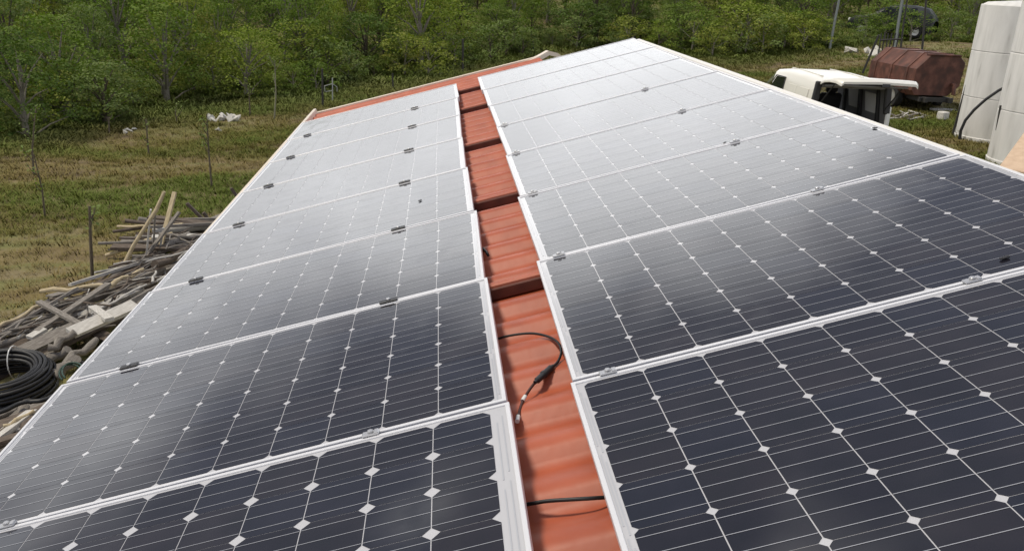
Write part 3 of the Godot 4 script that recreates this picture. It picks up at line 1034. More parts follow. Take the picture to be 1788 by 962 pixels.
# ---------------------------------------------------------------- wood pile
func plank(a: Vector3, b: Vector3, w: float, h: float, mat: Material, label: String, called := "board", group := "", roll := 0.0) -> void:
	var len_ := a.distance_to(b)
	var s := Shape.new()
	if called != "board":
		var path := []
		var rad := []
		for k in 6:
			path.append(Vector3(sin(k * 1.7 + len_ * 9) * w * 0.35, cos(k * 2.3 + len_ * 5) * w * 0.3, (k / 5.0 - 0.5) * len_))
			rad.append(w * 0.5 * (1.0 + 0.16 * sin(k * 2.1 + len_ * 13)) * lerpf(1.08, 0.85, k / 5.0))
		s.tube(path, rad, 8)
	else:
		s.block(Transform3D(), Vector3(w, h, len_), 1.0, minf(w, h) * 0.10, rng)
	solo(called, s.mesh(mat), label, "board" if called == "board" else called, along(a, b, roll), group)

func build_wood_pile() -> void:
	rng.seed = 99
	var L := func(px: float, py: float, lift: float) -> Vector3: return ground_at(px, py, lift)
	var lean := func(px: float, py: float, tx: float, ty: float, w: float, h: float, m: Material, lab: String, called: String, extra := 0.0) -> void:
		var a: Vector3 = ground_at(px, py, 0.1)
		var b := at_distance(tx, ty, far_from_eye(a) + extra)
		plank(a, b, w, h, m, lab, called)
	lean.call(197, 490, 288, 336, 0.055, 0.03, M.pale_wood, "longest pale pole leaning up to the right out of the wood pile", "pole")
	lean.call(273, 455, 304, 335, 0.075, 0.025, M.pale_wood, "pale board leaning upright beside the longest leaning pole", "board", 0.3)
	lean.call(252, 472, 262, 366, 0.07, 0.025, M.white_wood, "upright whitish board left in the group of standing boards", "board")
	lean.call(265, 462, 270, 372, 0.07, 0.025, M.grey_wood, "upright grey board between two whitish standing boards", "board")
	lean.call(274, 460, 284, 398, 0.06, 0.025, M.white_wood, "short whitish board standing right of the grey one", "board")
	lean.call(228, 482, 312, 370, 0.06, 0.03, M.grey_wood, "grey slat slanting across the standing boards", "board", 0.4)
	lean.call(358, 388, 325, 355, 0.06, 0.05, M.brown_wood, "dark post sticking up slanted at the right end of the pile", "board")
	lean.call(362, 382, 354, 371, 0.05, 0.05, M.brown_wood, "short dark stub beside the slanted dark post", "board")
	lean.call(412, 342, 403, 328, 0.05, 0.05, M.brown_wood, "lone dark stub sticking up beside the panel edge", "board")
	plank(L.call(184, 447, 0.05), L.call(300, 405, 0.35), 0.05, 0.04, M.pale_wood, "thin pale pole lying out of the pile onto the grass", "pole")
	plank(L.call(204, 396, 0.10), L.call(318, 392, 0.35), 0.04, 0.04, M.pale_wood, "thin greenish pole lying level at the back of the pile", "pole")
	plank(L.call(68, 509, 0.35), L.call(196, 497, 0.42), 0.055, 0.05, M.pale_wood, "pale pole lying along the top of the pile at its left", "pole")
	plank(L.call(190, 497, 0.43), L.call(250, 470, 0.45), 0.055, 0.05, M.pale_wood, "pale pole end lying on top in the middle of the pile", "pole")
	plank(L.call(-12, 577, 0.3), L.call(76, 530, 0.32), 0.05, 0.04, M.pale_wood, "pale pole along the left rim of the pile", "pole")
	plank(L.call(66, 527, 0.45), L.call(151, 573, 0.48), 0.07, 0.03, M.grey_wood, "light brown board lying crosswise over the dark boards", "board")
	plank(L.call(62, 580, 0.42), L.call(188, 496, 0.5), 0.07, 0.04, M.grey_wood, "long grey board crossing under the crosswise board", "board")
	plank(L.call(122, 582, 0.5), L.call(236, 532, 0.56), 0.16, 0.04, M.white_wood, "wide white board on top beside the panels", "board", "", 0.25)
	plank(L.call(160, 536, 0.52), L.call(190, 558, 0.58), 0.09, 0.035, M.white_wood, "short white arm laid across the wide white board", "board")
	plank(L.call(20, 622, 0.35), L.call(140, 566, 0.44), 0.15, 0.04, M.grey_wood, "wide grey board behind the pipe coil", "board", "", 0.3)
	plank(L.call(50, 590, 0.40), L.call(76, 575, 0.42), 0.09, 0.035, M.white_wood, "short pale board end behind the pipe coil", "board")
	plank(L.call(84, 608, 0.45), L.call(128, 582, 0.50), 0.085, 0.08, M.grey_wood, "gnarled grey log in the middle of the pile", "log")
	plank(L.call(70, 640, 0.30), L.call(118, 612, 0.38), 0.10, 0.09, M.grey_wood, "thick crooked log right behind the coil", "log")
	plank(L.call(105, 640, 0.36), L.call(168, 594, 0.44), 0.085, 0.08, M.grey_wood, "bark stripped log next to the panel edge", "log")
	plank(L.call(92, 655, 0.30), L.call(135, 628, 0.42), 0.10, 0.1, M.grey_wood, "short grey log between the coil and the panels", "log")
	plank(L.call(-15, 748, 0.28), L.call(82, 712, 0.34), 0.14, 0.035, M.brown_wood, "brown board in front of the pipe coil", "board")
	plank(L.call(-10, 738, 0.22), L.call(90, 700, 0.26), 0.10, 0.035, M.grey_wood, "grey board just under the front of the pipe coil", "board")
	plank(L.call(5, 745, 0.36), L.call(58, 718, 0.40), 0.035, 0.03, M.pale_wood, "thin pale stick lying in front of the coil", "pole")
	plank(L.call(2, 758, 0.3), L.call(48, 748, 0.32), 0.07, 0.05, M.white_wood, "short whitish offcut nearest the lower left corner of the pile", "board")
	plank(L.call(-20, 785, 0.25), L.call(40, 752, 0.28), 0.12, 0.05, M.brown_wood, "dark brown board nearest the camera beside the panels", "board")
	# the jumble, laid in courses along the pile
	var r := RandomNumberGenerator.new()
	r.seed = 31
	var heap3 := ground_at(16, 712)
	var heap := Vector2(heap3.x, heap3.z)
	var mats := [M.grey_wood, M.brown_wood, M.grey_wood, M.brown_wood, M.white_wood, M.grey_wood]
	var words := ["weathered grey", "dark brown", "weathered grey", "dark brown", "whitish", "weathered grey"]
	for k in 190:
		var f := r.randf()
		var near := k % 3 == 0
		var c: Vector2
		var spread := 0.0
		if k >= 105:   # thin branches on top
			c = Vector2(lerpf(-10, 340, f), lerpf(610, 420, f) + r.randf_range(-30, 50))
		elif k < 30:   # stacked boards at the far end
			c = Vector2(r.randf_range(285, 372), r.randf_range(378, 450))
		elif k < 85:
			f = r.randf()
			c = Vector2(lerpf(15, 300, f), lerpf(600, 455, f) + r.randf_range(-35, 55))
		else:
			c = Vector2(r.randf_range(-20, 90), r.randf_range(700, 800))
		var lift := r.randf_range(0.04, 0.34) if k < 105 else r.randf_range(0.25, 0.46)
		var p := ground_at(c.x, c.y, lift)
		if p.x > -1.75: continue
		if Vector2(p.x, p.z).distance_to(heap) < (0.62 if k < 105 else 1.0): continue
		var dir := Vector3(0.42, 0, -0.9).rotated(Vector3.UP, r.randf_range(-0.35, 0.35)) if k >= 30 else Vector3(1, 0, -0.12).rotated(Vector3.UP, r.randf_range(-0.2, 0.2))
		if k >= 105: dir = dir.rotated(Vector3.UP, r.randf_range(-0.6, 0.6))
		if k % 9 == 0: dir = dir.rotated(Vector3.UP, r.randf_range(0.6, 1.6))
		dir.y = r.randf_range(-0.08, 0.10)
		var l := r.randf_range(0.7, 2.0) if k < 85 else r.randf_range(0.4, 1.0)
		var kind := "branch" if k >= 105 else "log" if k % 11 == 5 else "pole" if k % 5 == 1 else "board"
		var w := r.randf_range(0.08, 0.14) if kind == "log" else r.randf_range(0.014, 0.030) if kind == "branch" else r.randf_range(0.035, 0.06) if kind == "pole" else r.randf_range(0.05, 0.15)
		var a := p - dir.normalized() * l / 2
		var b := p + dir.normalized() * l / 2
		a.x = minf(a.x, -1.75); b.x = minf(b.x, -1.75)
		if a.distance_to(b) < 0.3: continue
		a.y = maxf(a.y, land(a.x, a.z) + 0.03); b.y = maxf(b.y, land(b.x, b.z) + 0.03)
		var where := "stacked at the far end of the wood pile" if k < 30 else "jumbled in the middle of the wood pile" if k < 85 or k >= 105 else "scattered in front of the pipe coil"
		plank(a, b, w, r.randf_range(0.02, 0.05), mats[k % 6], "%s %s %s" % [words[k % 6], kind, where], kind, "%s %s pieces %s" % [words[k % 6], kind, where], r.randf_range(-0.5, 0.5))

func build_coil() -> void:
	var p := ground_at(16, 712, 0.0)
	p.y = land(p.x, p.z) + 0.13
	var t := thing("pipe_coil", "coil of black plastic irrigation pipe lying on the wood pile", "pipe coil", Transform3D(Basis(Vector3(1, 0, 0.3).normalized(), 0.10).scaled(Vector3(0.86, 0.86, 0.86)), p))
	var path := []
	var r := RandomNumberGenerator.new()
	r.seed = 8
	var turns := [0.50, 0.515, 0.525, 0.53, 0.525, 0.51, 0.49, 0.465, 0.44, 0.40, 0.36, 0.325, 0.29]
	var high := [0.02, 0.065, 0.11, 0.155, 0.20, 0.245, 0.285, 0.32, 0.345, 0.355, 0.335, 0.30, 0.26]
	for i in turns.size() - 1:
		var wob := r.randf_range(-0.012, 0.012)
		var ph := r.randf() * TAU
		for k in 32:
			var f := k / 32.0
			var a := TAU * f
			var rr: float = lerpf(turns[i], turns[i + 1], smoothstep(0.6, 1.0, f)) + wob * sin(a * 2 + ph)
			var y: float = lerpf(high[i], high[i + 1], smoothstep(0.6, 1.0, f)) + 0.010 * sin(a * 2 + ph * 2)
			path.append(Vector3(cos(a) * rr, y, sin(a) * rr))
	var s := Shape.new()
	s.tube(path, [0.0215], 8)
	part("pipe", s.mesh(M.rubber), t)
	var inner := []
	for i in 7:
		for k in 28:
			var a := TAU * k / 28.0 + 0.3
			inner.append(Vector3(cos(a) * (0.44 - 0.012 * (i % 3)), 0.03 + (i + k / 28.0) * 0.038, sin(a) * (0.44 - 0.012 * (i % 3))))
	s = Shape.new()
	s.tube(inner, [0.0215], 6)
	part("pipe", s.mesh(M.rubber), t)
	s = Shape.new()
	var st := []
	for k in 17:
		var a := TAU * k / 16.0
		st.append(Vector3(-0.06, 0.20 + sin(a) * 0.20, -0.40 + cos(a) * 0.16))
	s.tube(st, [0.007], 6)
	part("tie", s.mesh(M.lamp_white), t)
	s = Shape.new()
	var q := []
	for k in 20:
		q.append(ground_at(lerpf(-20, 95, k / 19.0), lerpf(722, 690, k / 19.0) + 3 * sin(k * 0.5), 0.34))
	s.tube(q, [0.0215], 8)
	solo("pipe_end", s.mesh(M.rubber), "loose end of black pipe trailing in front of the coil", "pipe")
	t = thing("garden_hose", "green hose loop squeezed between the pipe coil and the panels", "hose")
	for k in 2:
		s = Shape.new()
		var c := []
		for i in 15:
			var a := lerpf(-0.6, 3.9, i / 14.0)
			c.append(ground_at(122 + 20 * cos(a) + k * 5, 652 - 16 * sin(a) - k * 3, 0.42 + 0.02 * k))
		s.tube(c, [0.009], 6)
		part("loop", s.mesh(M.green_hose), t)

# ---------------------------------------------------------------- vehicles
func wheel(parent: Node, at: Vector3, r: float, w: float) -> void:
	var xf := Transform3D(Basis(Vector3(0, 0, 1), PI / 2), at)
	var s := Shape.new()
	s.lathe([Vector2(r * 0.62, -w / 2), Vector2(r * 0.93, -w / 2), Vector2(r, -w * 0.32), Vector2(r, w * 0.32), Vector2(r * 0.93, w / 2), Vector2(r * 0.62, w / 2)], 20, xf)
	var o := part("wheel", s.mesh(M.tyre), parent)
	s = Shape.new()
	s.lathe([Vector2(r * 0.62, -w * 0.4), Vector2(r * 0.62, w * 0.4), Vector2(r * 0.3, w * 0.35), Vector2(0, w * 0.38)], 14, xf)
	s.lathe([Vector2(0, -w * 0.38), Vector2(r * 0.3, -w * 0.35), Vector2(r * 0.62, -w * 0.4)], 14, xf)
	part("rim", s.mesh(M.steel), o)

func section(z: float, top: float, half: float, sill: float, belt: float, roofw: float) -> Array:
	# right half of a body section mirrored into a full ring open at the bottom
	var pts := [Vector3(half * 0.94, sill, z), Vector3(half, sill + 0.22, z), Vector3(half, belt, z), Vector3(lerpf(half, roofw, 0.75), lerpf(belt, top, 0.72), z), Vector3(roofw, top - 0.085, z), Vector3(roofw - 0.06, top - 0.03, z), Vector3(roofw * 0.5, top - 0.004, z), Vector3(0, top, z)]
	var out := []
	for q in pts: out.append(q)
	for i in range(pts.size() - 2, -1, -1): out.append(Vector3(-pts[i].x, pts[i].y, pts[i].z))
	return out

func build_van() -> void:
	var rear := at_distance(1494, 138, 18.5)
	var y := land(rear.x, rear.z - 1.5)
	var k := (rear.y - y) / 1.86   # true height of the roof above the yard
	var t := thing("van", "white panel van with its tailgate raised, parked beyond the right panel edge", "van", Transform3D(Basis(Vector3.UP, deg_to_rad(1.0)).scaled(Vector3(1, k, 1)), Vector3(rear.x, y, rear.z)))
	var rings := [section(0, 1.80, 0.85, 0.36, 1.0, 0.73), section(-0.7, 1.85, 0.87, 0.34, 1.0, 0.74), section(-1.6, 1.86, 0.87, 0.32, 1.0, 0.74), section(-2.15, 1.82, 0.87, 0.32, 1.0, 0.71)]
	var s := Shape.new()
	s.skin(rings)
	s.round_off()
	part("body", s.mesh(M.van_paint), t)
	# inner lining, floor and partition seen through the open rear
	s = Shape.new()
	var inside := []
	for q in rings:
		var l := []
		for p in q: l.append(Vector3(p.x * 0.93, p.y - 0.05 if p.y > 1.2 else p.y, p.z - 0.01))
		inside.append(l)
	for i in inside.size() - 1:
		var a: Array = inside[i]
		var b: Array = inside[i + 1]
		var mid := Vector3(0, 1.0, (a[0].z + b[0].z) / 2)
		for j in a.size() - 1:
			s.quad(a[j], a[j + 1], b[j + 1], b[j], mid - (a[j] + b[j + 1]) / 2)
	part("lining", s.mesh(M.trim_grey), t)
	s = Shape.new()
	s.soft(Transform3D(Basis(), Vector3(0, 0.55, -1.25)), Vector3(1.56, 0.06, 2.45), 0.01)
	part("load_floor", s.mesh(M.trim_dark), t)
	for sx in [-0.38, 0.38]:
		s = Shape.new()
		s.soft(Transform3D(Basis(Vector3.RIGHT, 0.15), Vector3(sx, 0.98, -1.75)), Vector3(0.50, 0.78, 0.14), 0.05)
		s.soft(Transform3D(Basis(Vector3.RIGHT, 0.15), Vector3(sx, 1.45, -1.68)), Vector3(0.26, 0.17, 0.10), 0.04)
		part("seat", s.mesh(M.trim_dark), t)
	s = Shape.new()
	s.soft(Transform3D(Basis(Vector3.UP, 0.3), Vector3(0.30, 0.78, -0.75)), Vector3(0.7, 0.40, 0.8), 0.12)
	part("load_cover", s.mesh(M.trim_dark), t)
	for q in [[-0.30, 0.10], [-1.05, 0.13], [-1.75, 0.10]]:
		for sg in [-1.0, 1.0]:
			s = Shape.new()
			s.soft(Transform3D(Basis(Vector3(0, 0, 1), sg * 0.10), Vector3(sg * 0.735, 1.15, q[0])), Vector3(0.05, 1.15, q[1]), 0.015)
			part("inner_post", s.mesh(M.trim_dark), t)
	for z in [-0.66, -1.40]:
		s = Shape.new()
		s.soft(Transform3D(Basis(Vector3(0, 0, 1), 0.17), Vector3(0.752, 1.32, z)), Vector3(0.02, 0.42, 0.44), 0.008)
		part("inner_panel", s.mesh(M.lamp_white), t)
	s = Shape.new()
	s.soft(Transform3D(Basis(), Vector3(0, 1.70, -0.04)), Vector3(1.36, 0.07, 0.08), 0.02)
	part("roof_header", s.mesh(M.trim_grey), t)
	for x in [-0.42, 0.42]:
		s = Shape.new()
		s.tube([Vector3(x, 1.845, -0.5), Vector3(x, 1.858, -1.2), Vector3(x, 1.845, -2.0)], [0.014], 6)
		part("roof_rib", s.mesh(M.van_paint), t)
	# nose
	s = Shape.new()
	var nose := [section(-2.95, 1.10, 0.87, 0.32, 1.0, 0.80), section(-3.45, 0.98, 0.85, 0.32, 0.9, 0.74), section(-3.80, 0.82, 0.80, 0.30, 0.72, 0.66), section(-3.92, 0.62, 0.74, 0.28, 0.5, 0.60)]
	s.skin(nose)
	var cowl: Array = rings[3].slice(0, 3)
	for side in [0, 1]:
		var a: Array = rings[3]
		var b: Array = nose[0]
		for j in 2:
			var i: int = j if side == 0 else a.size() - 2 - j
			s.quad(a[i], a[i + 1], b[i + 1], b[i], Vector3(1 if side == 0 else -1, 0, 0))
	var fr: Array = nose[3]
	for j in fr.size() - 1: s.flat(Vector3(0, 0.45, -3.95), fr[j], fr[j + 1], Vector3.FORWARD)
	s.round_off()
	part("bonnet", s.mesh(M.van_paint), t)
	s = Shape.new()
	var w0: Array = rings[3]
	var w1: Array = nose[0]
	for j in range(3, w0.size() - 4): s.quad(w0[j], w0[j + 1], w1[j + 1], w1[j], Vector3(0, 0.6, -1))
	part("windscreen", s.mesh(M.glass), t)
	for sg in [-1.0, 1.0]:
		s = Shape.new()
		var o := Vector3(sg * 0.004, 0, 0)
		var p := [Vector3(sg * 0.872, 1.05, -1.45), Vector3(sg * 0.872, 1.05, -2.42), Vector3(sg * 0.80, 1.44, -2.12), Vector3(sg * 0.765, 1.66, -1.95), Vector3(sg * 0.765, 1.68, -1.50)]
		for j in range(1, 4): s.flat(p[0] + o, p[j] + o, p[j + 1] + o, Vector3(sg, 0.2, 0))
		part("side_window", s.mesh(M.dark_glass), t)
		s = Shape.new()
		s.tube([Vector3(sg * 0.872, 1.04, -1.42), Vector3(sg * 0.77, 1.69, -1.47), Vector3(sg * 0.765, 1.68, -1.98), Vector3(sg * 0.87, 1.06, -2.47), Vector3(sg * 0.876, 1.04, -1.42)], [0.012], 6)
		part("window_seal", s.mesh(M.trim_dark), t)
		for z in [-0.48, -1.05]:
			s = Shape.new()
			s.soft(Transform3D(Basis(Vector3(0, 0, 1), sg * 0.17), Vector3(sg * 0.815, 1.34, z)), Vector3(0.02, 0.52, 0.44), 0.008)
			part("side_panel", s.mesh(M.van_paint), t)
		s = Shape.new()
		s.soft(Transform3D(Basis(), Vector3(sg * 0.80, 1.02, 0.012)), Vector3(0.10, 0.62, 0.05), 0.02)
		part("rear_lamp", s.mesh(M.lamp_white if sg > 0 else M.lamp_red), t)
		s = Shape.new()
		s.soft(Transform3D(Basis(Vector3(0, 0, 1), sg * 0.10), Vector3(sg * 0.74, 1.48, 0.0)), Vector3(0.13, 0.62, 0.08), 0.02)
		part("rear_pillar", s.mesh(M.trim_dark), t)
		for z in [-0.72, -3.25]: wheel(t, Vector3(sg * 0.78, 0.31, z), 0.31, 0.19)
	s = Shape.new()
	s.soft(Transform3D(Basis(), Vector3(0, 0.48, 0.05)), Vector3(1.66, 0.24, 0.16), 0.05)
	part("bumper", s.mesh(M.trim_grey), t)
	# faded lettering marks on the side
	s = Shape.new()
	for q in [[0, 0], [0.07, 0], [0.14, 0.01], [0.02, -0.10], [0.09, -0.10], [0.15, -0.11]]:
		s.soft(Transform3D(Basis(Vector3(0, 0, 1), -0.17), Vector3(-0.834, 1.36 + q[1], -1.12 + q[0])), Vector3(0.006, 0.05, 0.035), 0.001)
	part("faded_mark", s.mesh(M.trim_grey), t)
	# tailgate lifted to level
	var g := Transform3D(Basis(Vector3.RIGHT, deg_to_rad(-7.0)), Vector3(0, 1.82, 0.02))
	s = Shape.new()
	var lip := []
	for q in [[0.0, 0.0, 0.70], [0.25, 0.045, 0.74], [0.6, 0.05, 0.80], [0.85, 0.03, 0.80], [0.97, -0.03, 0.74]]:
		lip.append([g * Vector3(-q[2], q[1] - 0.05, q[0]), g * Vector3(-q[2] + 0.05, q[1] - 0.005, q[0]), g * Vector3(0, q[1] + 0.015, q[0]), g * Vector3(q[2] - 0.05, q[1] - 0.005, q[0]), g * Vector3(q[2], q[1] - 0.05, q[0])])
	for i in lip.size() - 1:
		for j in 4:
			s.quad(lip[i][j], lip[i][j + 1], lip[i + 1][j + 1], lip[i + 1][j], Vector3.UP)
			s.quad(lip[i][j] - Vector3(0, 0.045, 0), lip[i][j + 1] - Vector3(0, 0.045, 0), lip[i + 1][j + 1] - Vector3(0, 0.045, 0), lip[i + 1][j] - Vector3(0, 0.045, 0), Vector3.DOWN)
		for j in [0, 4]:
			s.quad(lip[i][j], lip[i + 1][j], lip[i + 1][j] - Vector3(0, 0.045, 0), lip[i][j] - Vector3(0, 0.045, 0), Vector3(-1 if j == 0 else 1, 0, 0))
	for j in 4: s.quad(lip[4][j], lip[4][j + 1], lip[4][j + 1] - Vector3(0, 0.045, 0), lip[4][j] - Vector3(0, 0.045, 0), Vector3.BACK)
	s.round_off()
	var gate := part("tailgate", s.mesh(M.van_paint), t)
	s = Shape.new()
	s.soft(g * Transform3D(Basis(), Vector3(0, -0.105, 0.46)), Vector3(1.30, 0.03, 0.70), 0.01)
	part("inner_trim", s.mesh(M.trim_grey), gate)
	s = Shape.new()
	s.soft(g * Transform3D(Basis(), Vector3(0.12, -0.08, 0.95)), Vector3(0.16, 0.07, 0.05), 0.01)
	part("latch", s.mesh(M.trim_dark), gate)
	for sg in [-1.0, 1.0]:
		s = Shape.new()
		s.tube([Vector3(sg * 0.70, 1.25, 0.02), g * Vector3(sg * 0.68, -0.10, 0.55)], [0.012], 6)
		part("strut", s.mesh(M.trim_dark), gate)

func build_car() -> void:
	var b := ground_at(1556, 62)
	var p := b
	var t := thing("car", "dark hatchback parked among the trees beyond the rusty tank", "car", Transform3D(Basis(Vector3.UP, deg_to_rad(52.0)), p))
	var st := [section(1.95, 0.80, 0.76, 0.30, 0.62, 0.62), section(1.85, 1.02, 0.82, 0.26, 0.85, 0.70), section(1.55, 1.36, 0.84, 0.24, 0.95, 0.60), section(0.9, 1.46, 0.85, 0.22, 0.96, 0.60), section(0.0, 1.46, 0.85, 0.22, 0.94, 0.60), section(-0.55, 1.25, 0.85, 0.22, 0.92, 0.64), section(-0.95, 0.98, 0.85, 0.22, 0.88, 0.74), section(-1.6, 0.88, 0.82, 0.24, 0.78, 0.70), section(-1.9, 0.72, 0.76, 0.26, 0.6, 0.62), section(-1.98, 0.5, 0.70, 0.28, 0.44, 0.55)]
	var s := Shape.new()
	s.skin(st)
	s.round_off(0.5)
	part("body", s.mesh(M.car_paint), t)
	for sg in [-1.0, 1.0]:
		s = Shape.new()
		s.quad(Vector3(sg * 0.856, 0.98, 1.3), Vector3(sg * 0.856, 0.98, -0.6), Vector3(sg * 0.70, 1.33, -0.2), Vector3(sg * 0.70, 1.36, 1.1), Vector3(sg, 0.3, 0))
		part("side_window", s.mesh(M.dark_glass), t)
		s = Shape.new()
		s.soft(Transform3D(Basis(), Vector3(sg * 0.56, 0.66, -1.90)), Vector3(0.30, 0.14, 0.12), 0.03)
		part("headlight", s.mesh(M.lamp_white), t)
		for z in [-1.25, 1.2]: wheel(t, Vector3(sg * 0.76, 0.30, z), 0.30, 0.19)

func build_yard() -> void:
	# rusty octagonal tank on a chassis
	var b := ground_at(1628, 196)
	var d := far_from_eye(b)
	var px := FOCAL / (b - EYE).length()
	var mid := at_distance(1630, 131, d)
	var w := 82.0 / px
	var h := 62.0 / px
	var cy := mid.y - b.y
	var t := thing("tank_trailer", "rusty red eight sided tank on a dark trailer chassis behind the van", "tank trailer", Transform3D(Basis(Vector3.UP, deg_to_rad(4.0)), b))
	var a: Array = []
	var c := w * 0.27
	for q in [[-w / 2 + c, h / 2], [w / 2 - c * 0.55, h / 2], [w / 2, h / 2 - c * 0.5], [w / 2 - 0.04, -h / 2 + c * 0.7], [w / 2 - c * 0.9, -h / 2], [-w / 2 + c * 0.2, -h / 2], [-w / 2 - 0.02, -h / 2 + c * 0.35], [-w / 2, h / 2 - c * 1.0]]:
		a.append(Vector3(q[0], q[1] + cy, 0))
	var rings := []
	for z in [0.0, -0.04, -2.2, -2.24]:
		var l := []
		for q in a:
			var f := 0.97 if z == 0.0 or z < -2.21 else 1.0
			l.append(Vector3(q.x * f, cy + (q.y - cy) * f, z))
		rings.append(l)
	var s := Shape.new()
	s.skin(rings, Vector3.ZERO, true)
	for e in [0, 3]:
		for k in range(1, 7): s.flat(rings[e][0], rings[e][k], rings[e][k + 1], Vector3(0, 0, 1 if e == 0 else -1))
	part("tank", s.mesh(M.rust), t)
	for z in [-0.35, -1.1, -1.9]:
		s = Shape.new()
		var loop := []
		for q in a: loop.append(Vector3(q.x * 1.012, cy + (q.y - cy) * 1.012, z))
		loop.append(loop[0])
		s.tube(loop, [0.022], 6)
		part("hoop", s.mesh(M.rust), t)
	s = Shape.new()
	s.tube([Vector3(-w * 0.33, cy + h / 2 - 0.01, 0.02), Vector3(w * 0.36, cy + h / 2 - 0.01, 0.02)], [0.03], 6)
	part("end_rim", s.mesh(M.rust), t)
	for sx in [-0.35, 0.35]:
		s = Shape.new()
		s.soft(Transform3D(Basis(), Vector3(sx, cy - h / 2 - 0.09, -1.1)), Vector3(0.09, 0.14, 2.6), 0.01)
		part("chassis_beam", s.mesh(M.post_dark), t)
		wheel(t, Vector3(sx * 1.75, 0.30, -1.7), 0.30, 0.2)
		wheel(t, Vector3(sx * 1.75, 0.30, -0.9), 0.30, 0.2)
	s = Shape.new()
	s.soft(Transform3D(Basis(), Vector3(0, cy - h / 2 - 0.09, 0.05)), Vector3(1.0, 0.12, 0.08), 0.01)
	part("chassis_beam", s.mesh(M.post_dark), t)
	s = Shape.new()
	s.tube([Vector3(w * 0.30, cy - h * 0.2, 0.0), Vector3(w * 0.30, cy - h * 0.2, 0.10), Vector3(w * 0.30, cy - h * 0.45, 0.14)], [0.05], 8)
	part("outlet", s.mesh(M.rust), t)
	# dark drawbar and rakes leaning behind the van
	var g := ground_at(1506, 132)
	var dd := far_from_eye(g) + 0.0
	s = Shape.new()
	s.soft(along(at_distance(1507, 128, dd) , at_distance(1536, 60, dd)), Vector3(0.09, 0.07, (at_distance(1507, 128, dd) - at_distance(1536, 60, dd)).length()), 0.01)
	solo("drawbar", s.mesh(M.post_dark), "dark steel beam leaning up behind the open tailgate", "beam")
	t = thing("harrow", "dark rack of upright iron tines behind the left end of the rusty tank", "harrow")
	for k in 6:
		s = Shape.new()
		var x := 1534.0 + k * 6.2
		s.tube([at_distance(x, [101, 96, 94, 90, 89, 88][k], dd + 0.6), at_distance(x + 6, 58, dd + 0.6)], [0.022], 6)
		part("tine", s.mesh(M.post_dark), t)
	s = Shape.new()
	s.tube([at_distance(1538, 70, dd + 0.6), at_distance(1574, 68, dd + 0.6)], [0.03], 6)
	part("crossbar", s.mesh(M.post_dark), t)
	s = Shape.new()
	s.tube([at_distance(1533, 102, dd + 0.6), at_distance(1525, 140, dd + 0.6)], [0.03], 6)
	part("leg", s.mesh(M.post_dark), t)
	# concrete silos
	var r1 := 57.0
	for k in 2:
		var base := ground_at(1733, 252) if k == 0 else ground_at(1800, 300)
		var dist := far_from_eye(base)
		var pxm := FOCAL / (base - EYE).length()
		var rad := r1 / pxm if k == 0 else 64.0 / pxm
		var dir := Vector3(base.x - EYE.x, 0, base.z - EYE.z).normalized()
		var mid2 := base + dir * rad
		mid2.y = land(mid2.x, mid2.z) - 0.1
		var top := at_distance(1775, 10, dist).y - mid2.y if k == 0 else at_distance(1838, -10, dist).y - mid2.y
		t = thing("concrete_silo", ["white concrete silo behind, with a black hose curving down its face", "white concrete silo nearer, cut off by the right picture edge"][k], "silo", Transform3D(Basis(), mid2), "pair of white concrete silos")
		var n := 3
		for i in n:
			s = Shape.new()
			var y0 := top * i / n + 0.003
			var y1 := top * (i + 1) / n - 0.003
			s.lathe([Vector2(rad - 0.03, y0), Vector2(rad - 0.012, y0), Vector2(rad, y0 + 0.012), Vector2(rad, y1 - 0.012), Vector2(rad - 0.012, y1), Vector2(rad - 0.03, y1)], 48)
			part("ring", s.mesh(M.concrete), t)
		s = Shape.new()
		s.lathe([Vector2(rad - 0.02, 0), Vector2(rad - 0.02, top - 0.01), Vector2(rad - 0.12, top + 0.05), Vector2(0, top + 0.12)], 48)
		part("core", s.mesh(M.concrete), t)
		# joints between panels
		s = Shape.new()
		s.lathe([Vector2(rad + 0.02, -0.1), Vector2(rad + 0.02, 0.12), Vector2(rad - 0.01, 0.14)], 48)
		part("footing", s.mesh(M.concrete), t)
	var hd := far_from_eye(ground_at(1735, 262)) - 0.2
	s = Shape.new()
	var hose := []
	for q in [[1790, 138], [1765, 148], [1745, 158], [1722, 174], [1702, 192], [1687, 210], [1679, 228], [1677, 243]]: hose.append(at_distance(q[0], q[1], hd))
	s.tube(hose, [0.03], 8)
	solo("hose", s.mesh(M.rubber), "thick black hose arching from the near silo down to the grass", "hose")
	stick("iron_post", [1734, 282], [[1750, 184]], 0.036, 0.034, M.post_dark, "thin black post standing before the gap between the two silos", "post")
	stick("iron_post", [1664, 236], [[1689, 148]], 0.025, 0.025, M.post_dark, "thin black post at the left edge of the farther silo", "post")
	# tan slab in the right corner
	var c0 := at_distance(1744, 292, 12.5)
	var e1 := Vector3(sin(deg_to_rad(45.0)), 0.30, -cos(deg_to_rad(45.0))).normalized()
	var e2 := Vector3(sin(deg_to_rad(135.0)), 0.0, -cos(deg_to_rad(135.0)))
	var up := e2.cross(e1).normalized()
	var mid0 := c0 + e1 * 0.8 + e2 * 0.8
	var gy := land(mid0.x, mid0.z)
	t = thing("store_hut", "low store hut with a pale tan sloping slab roof in the right corner", "hut", Transform3D(Basis(), Vector3(mid0.x, gy, mid0.z)))
	s = Shape.new()
	s.soft(Transform3D(Basis(e1, up, e1.cross(up)), mid0 - Vector3(mid0.x, gy, mid0.z) - up * 0.05), Vector3(1.6, 0.09, 1.6), 0.012)
	part("roof_slab", s.mesh(M.tan), t)
	s = Shape.new()
	var foot: Array[Vector3] = []
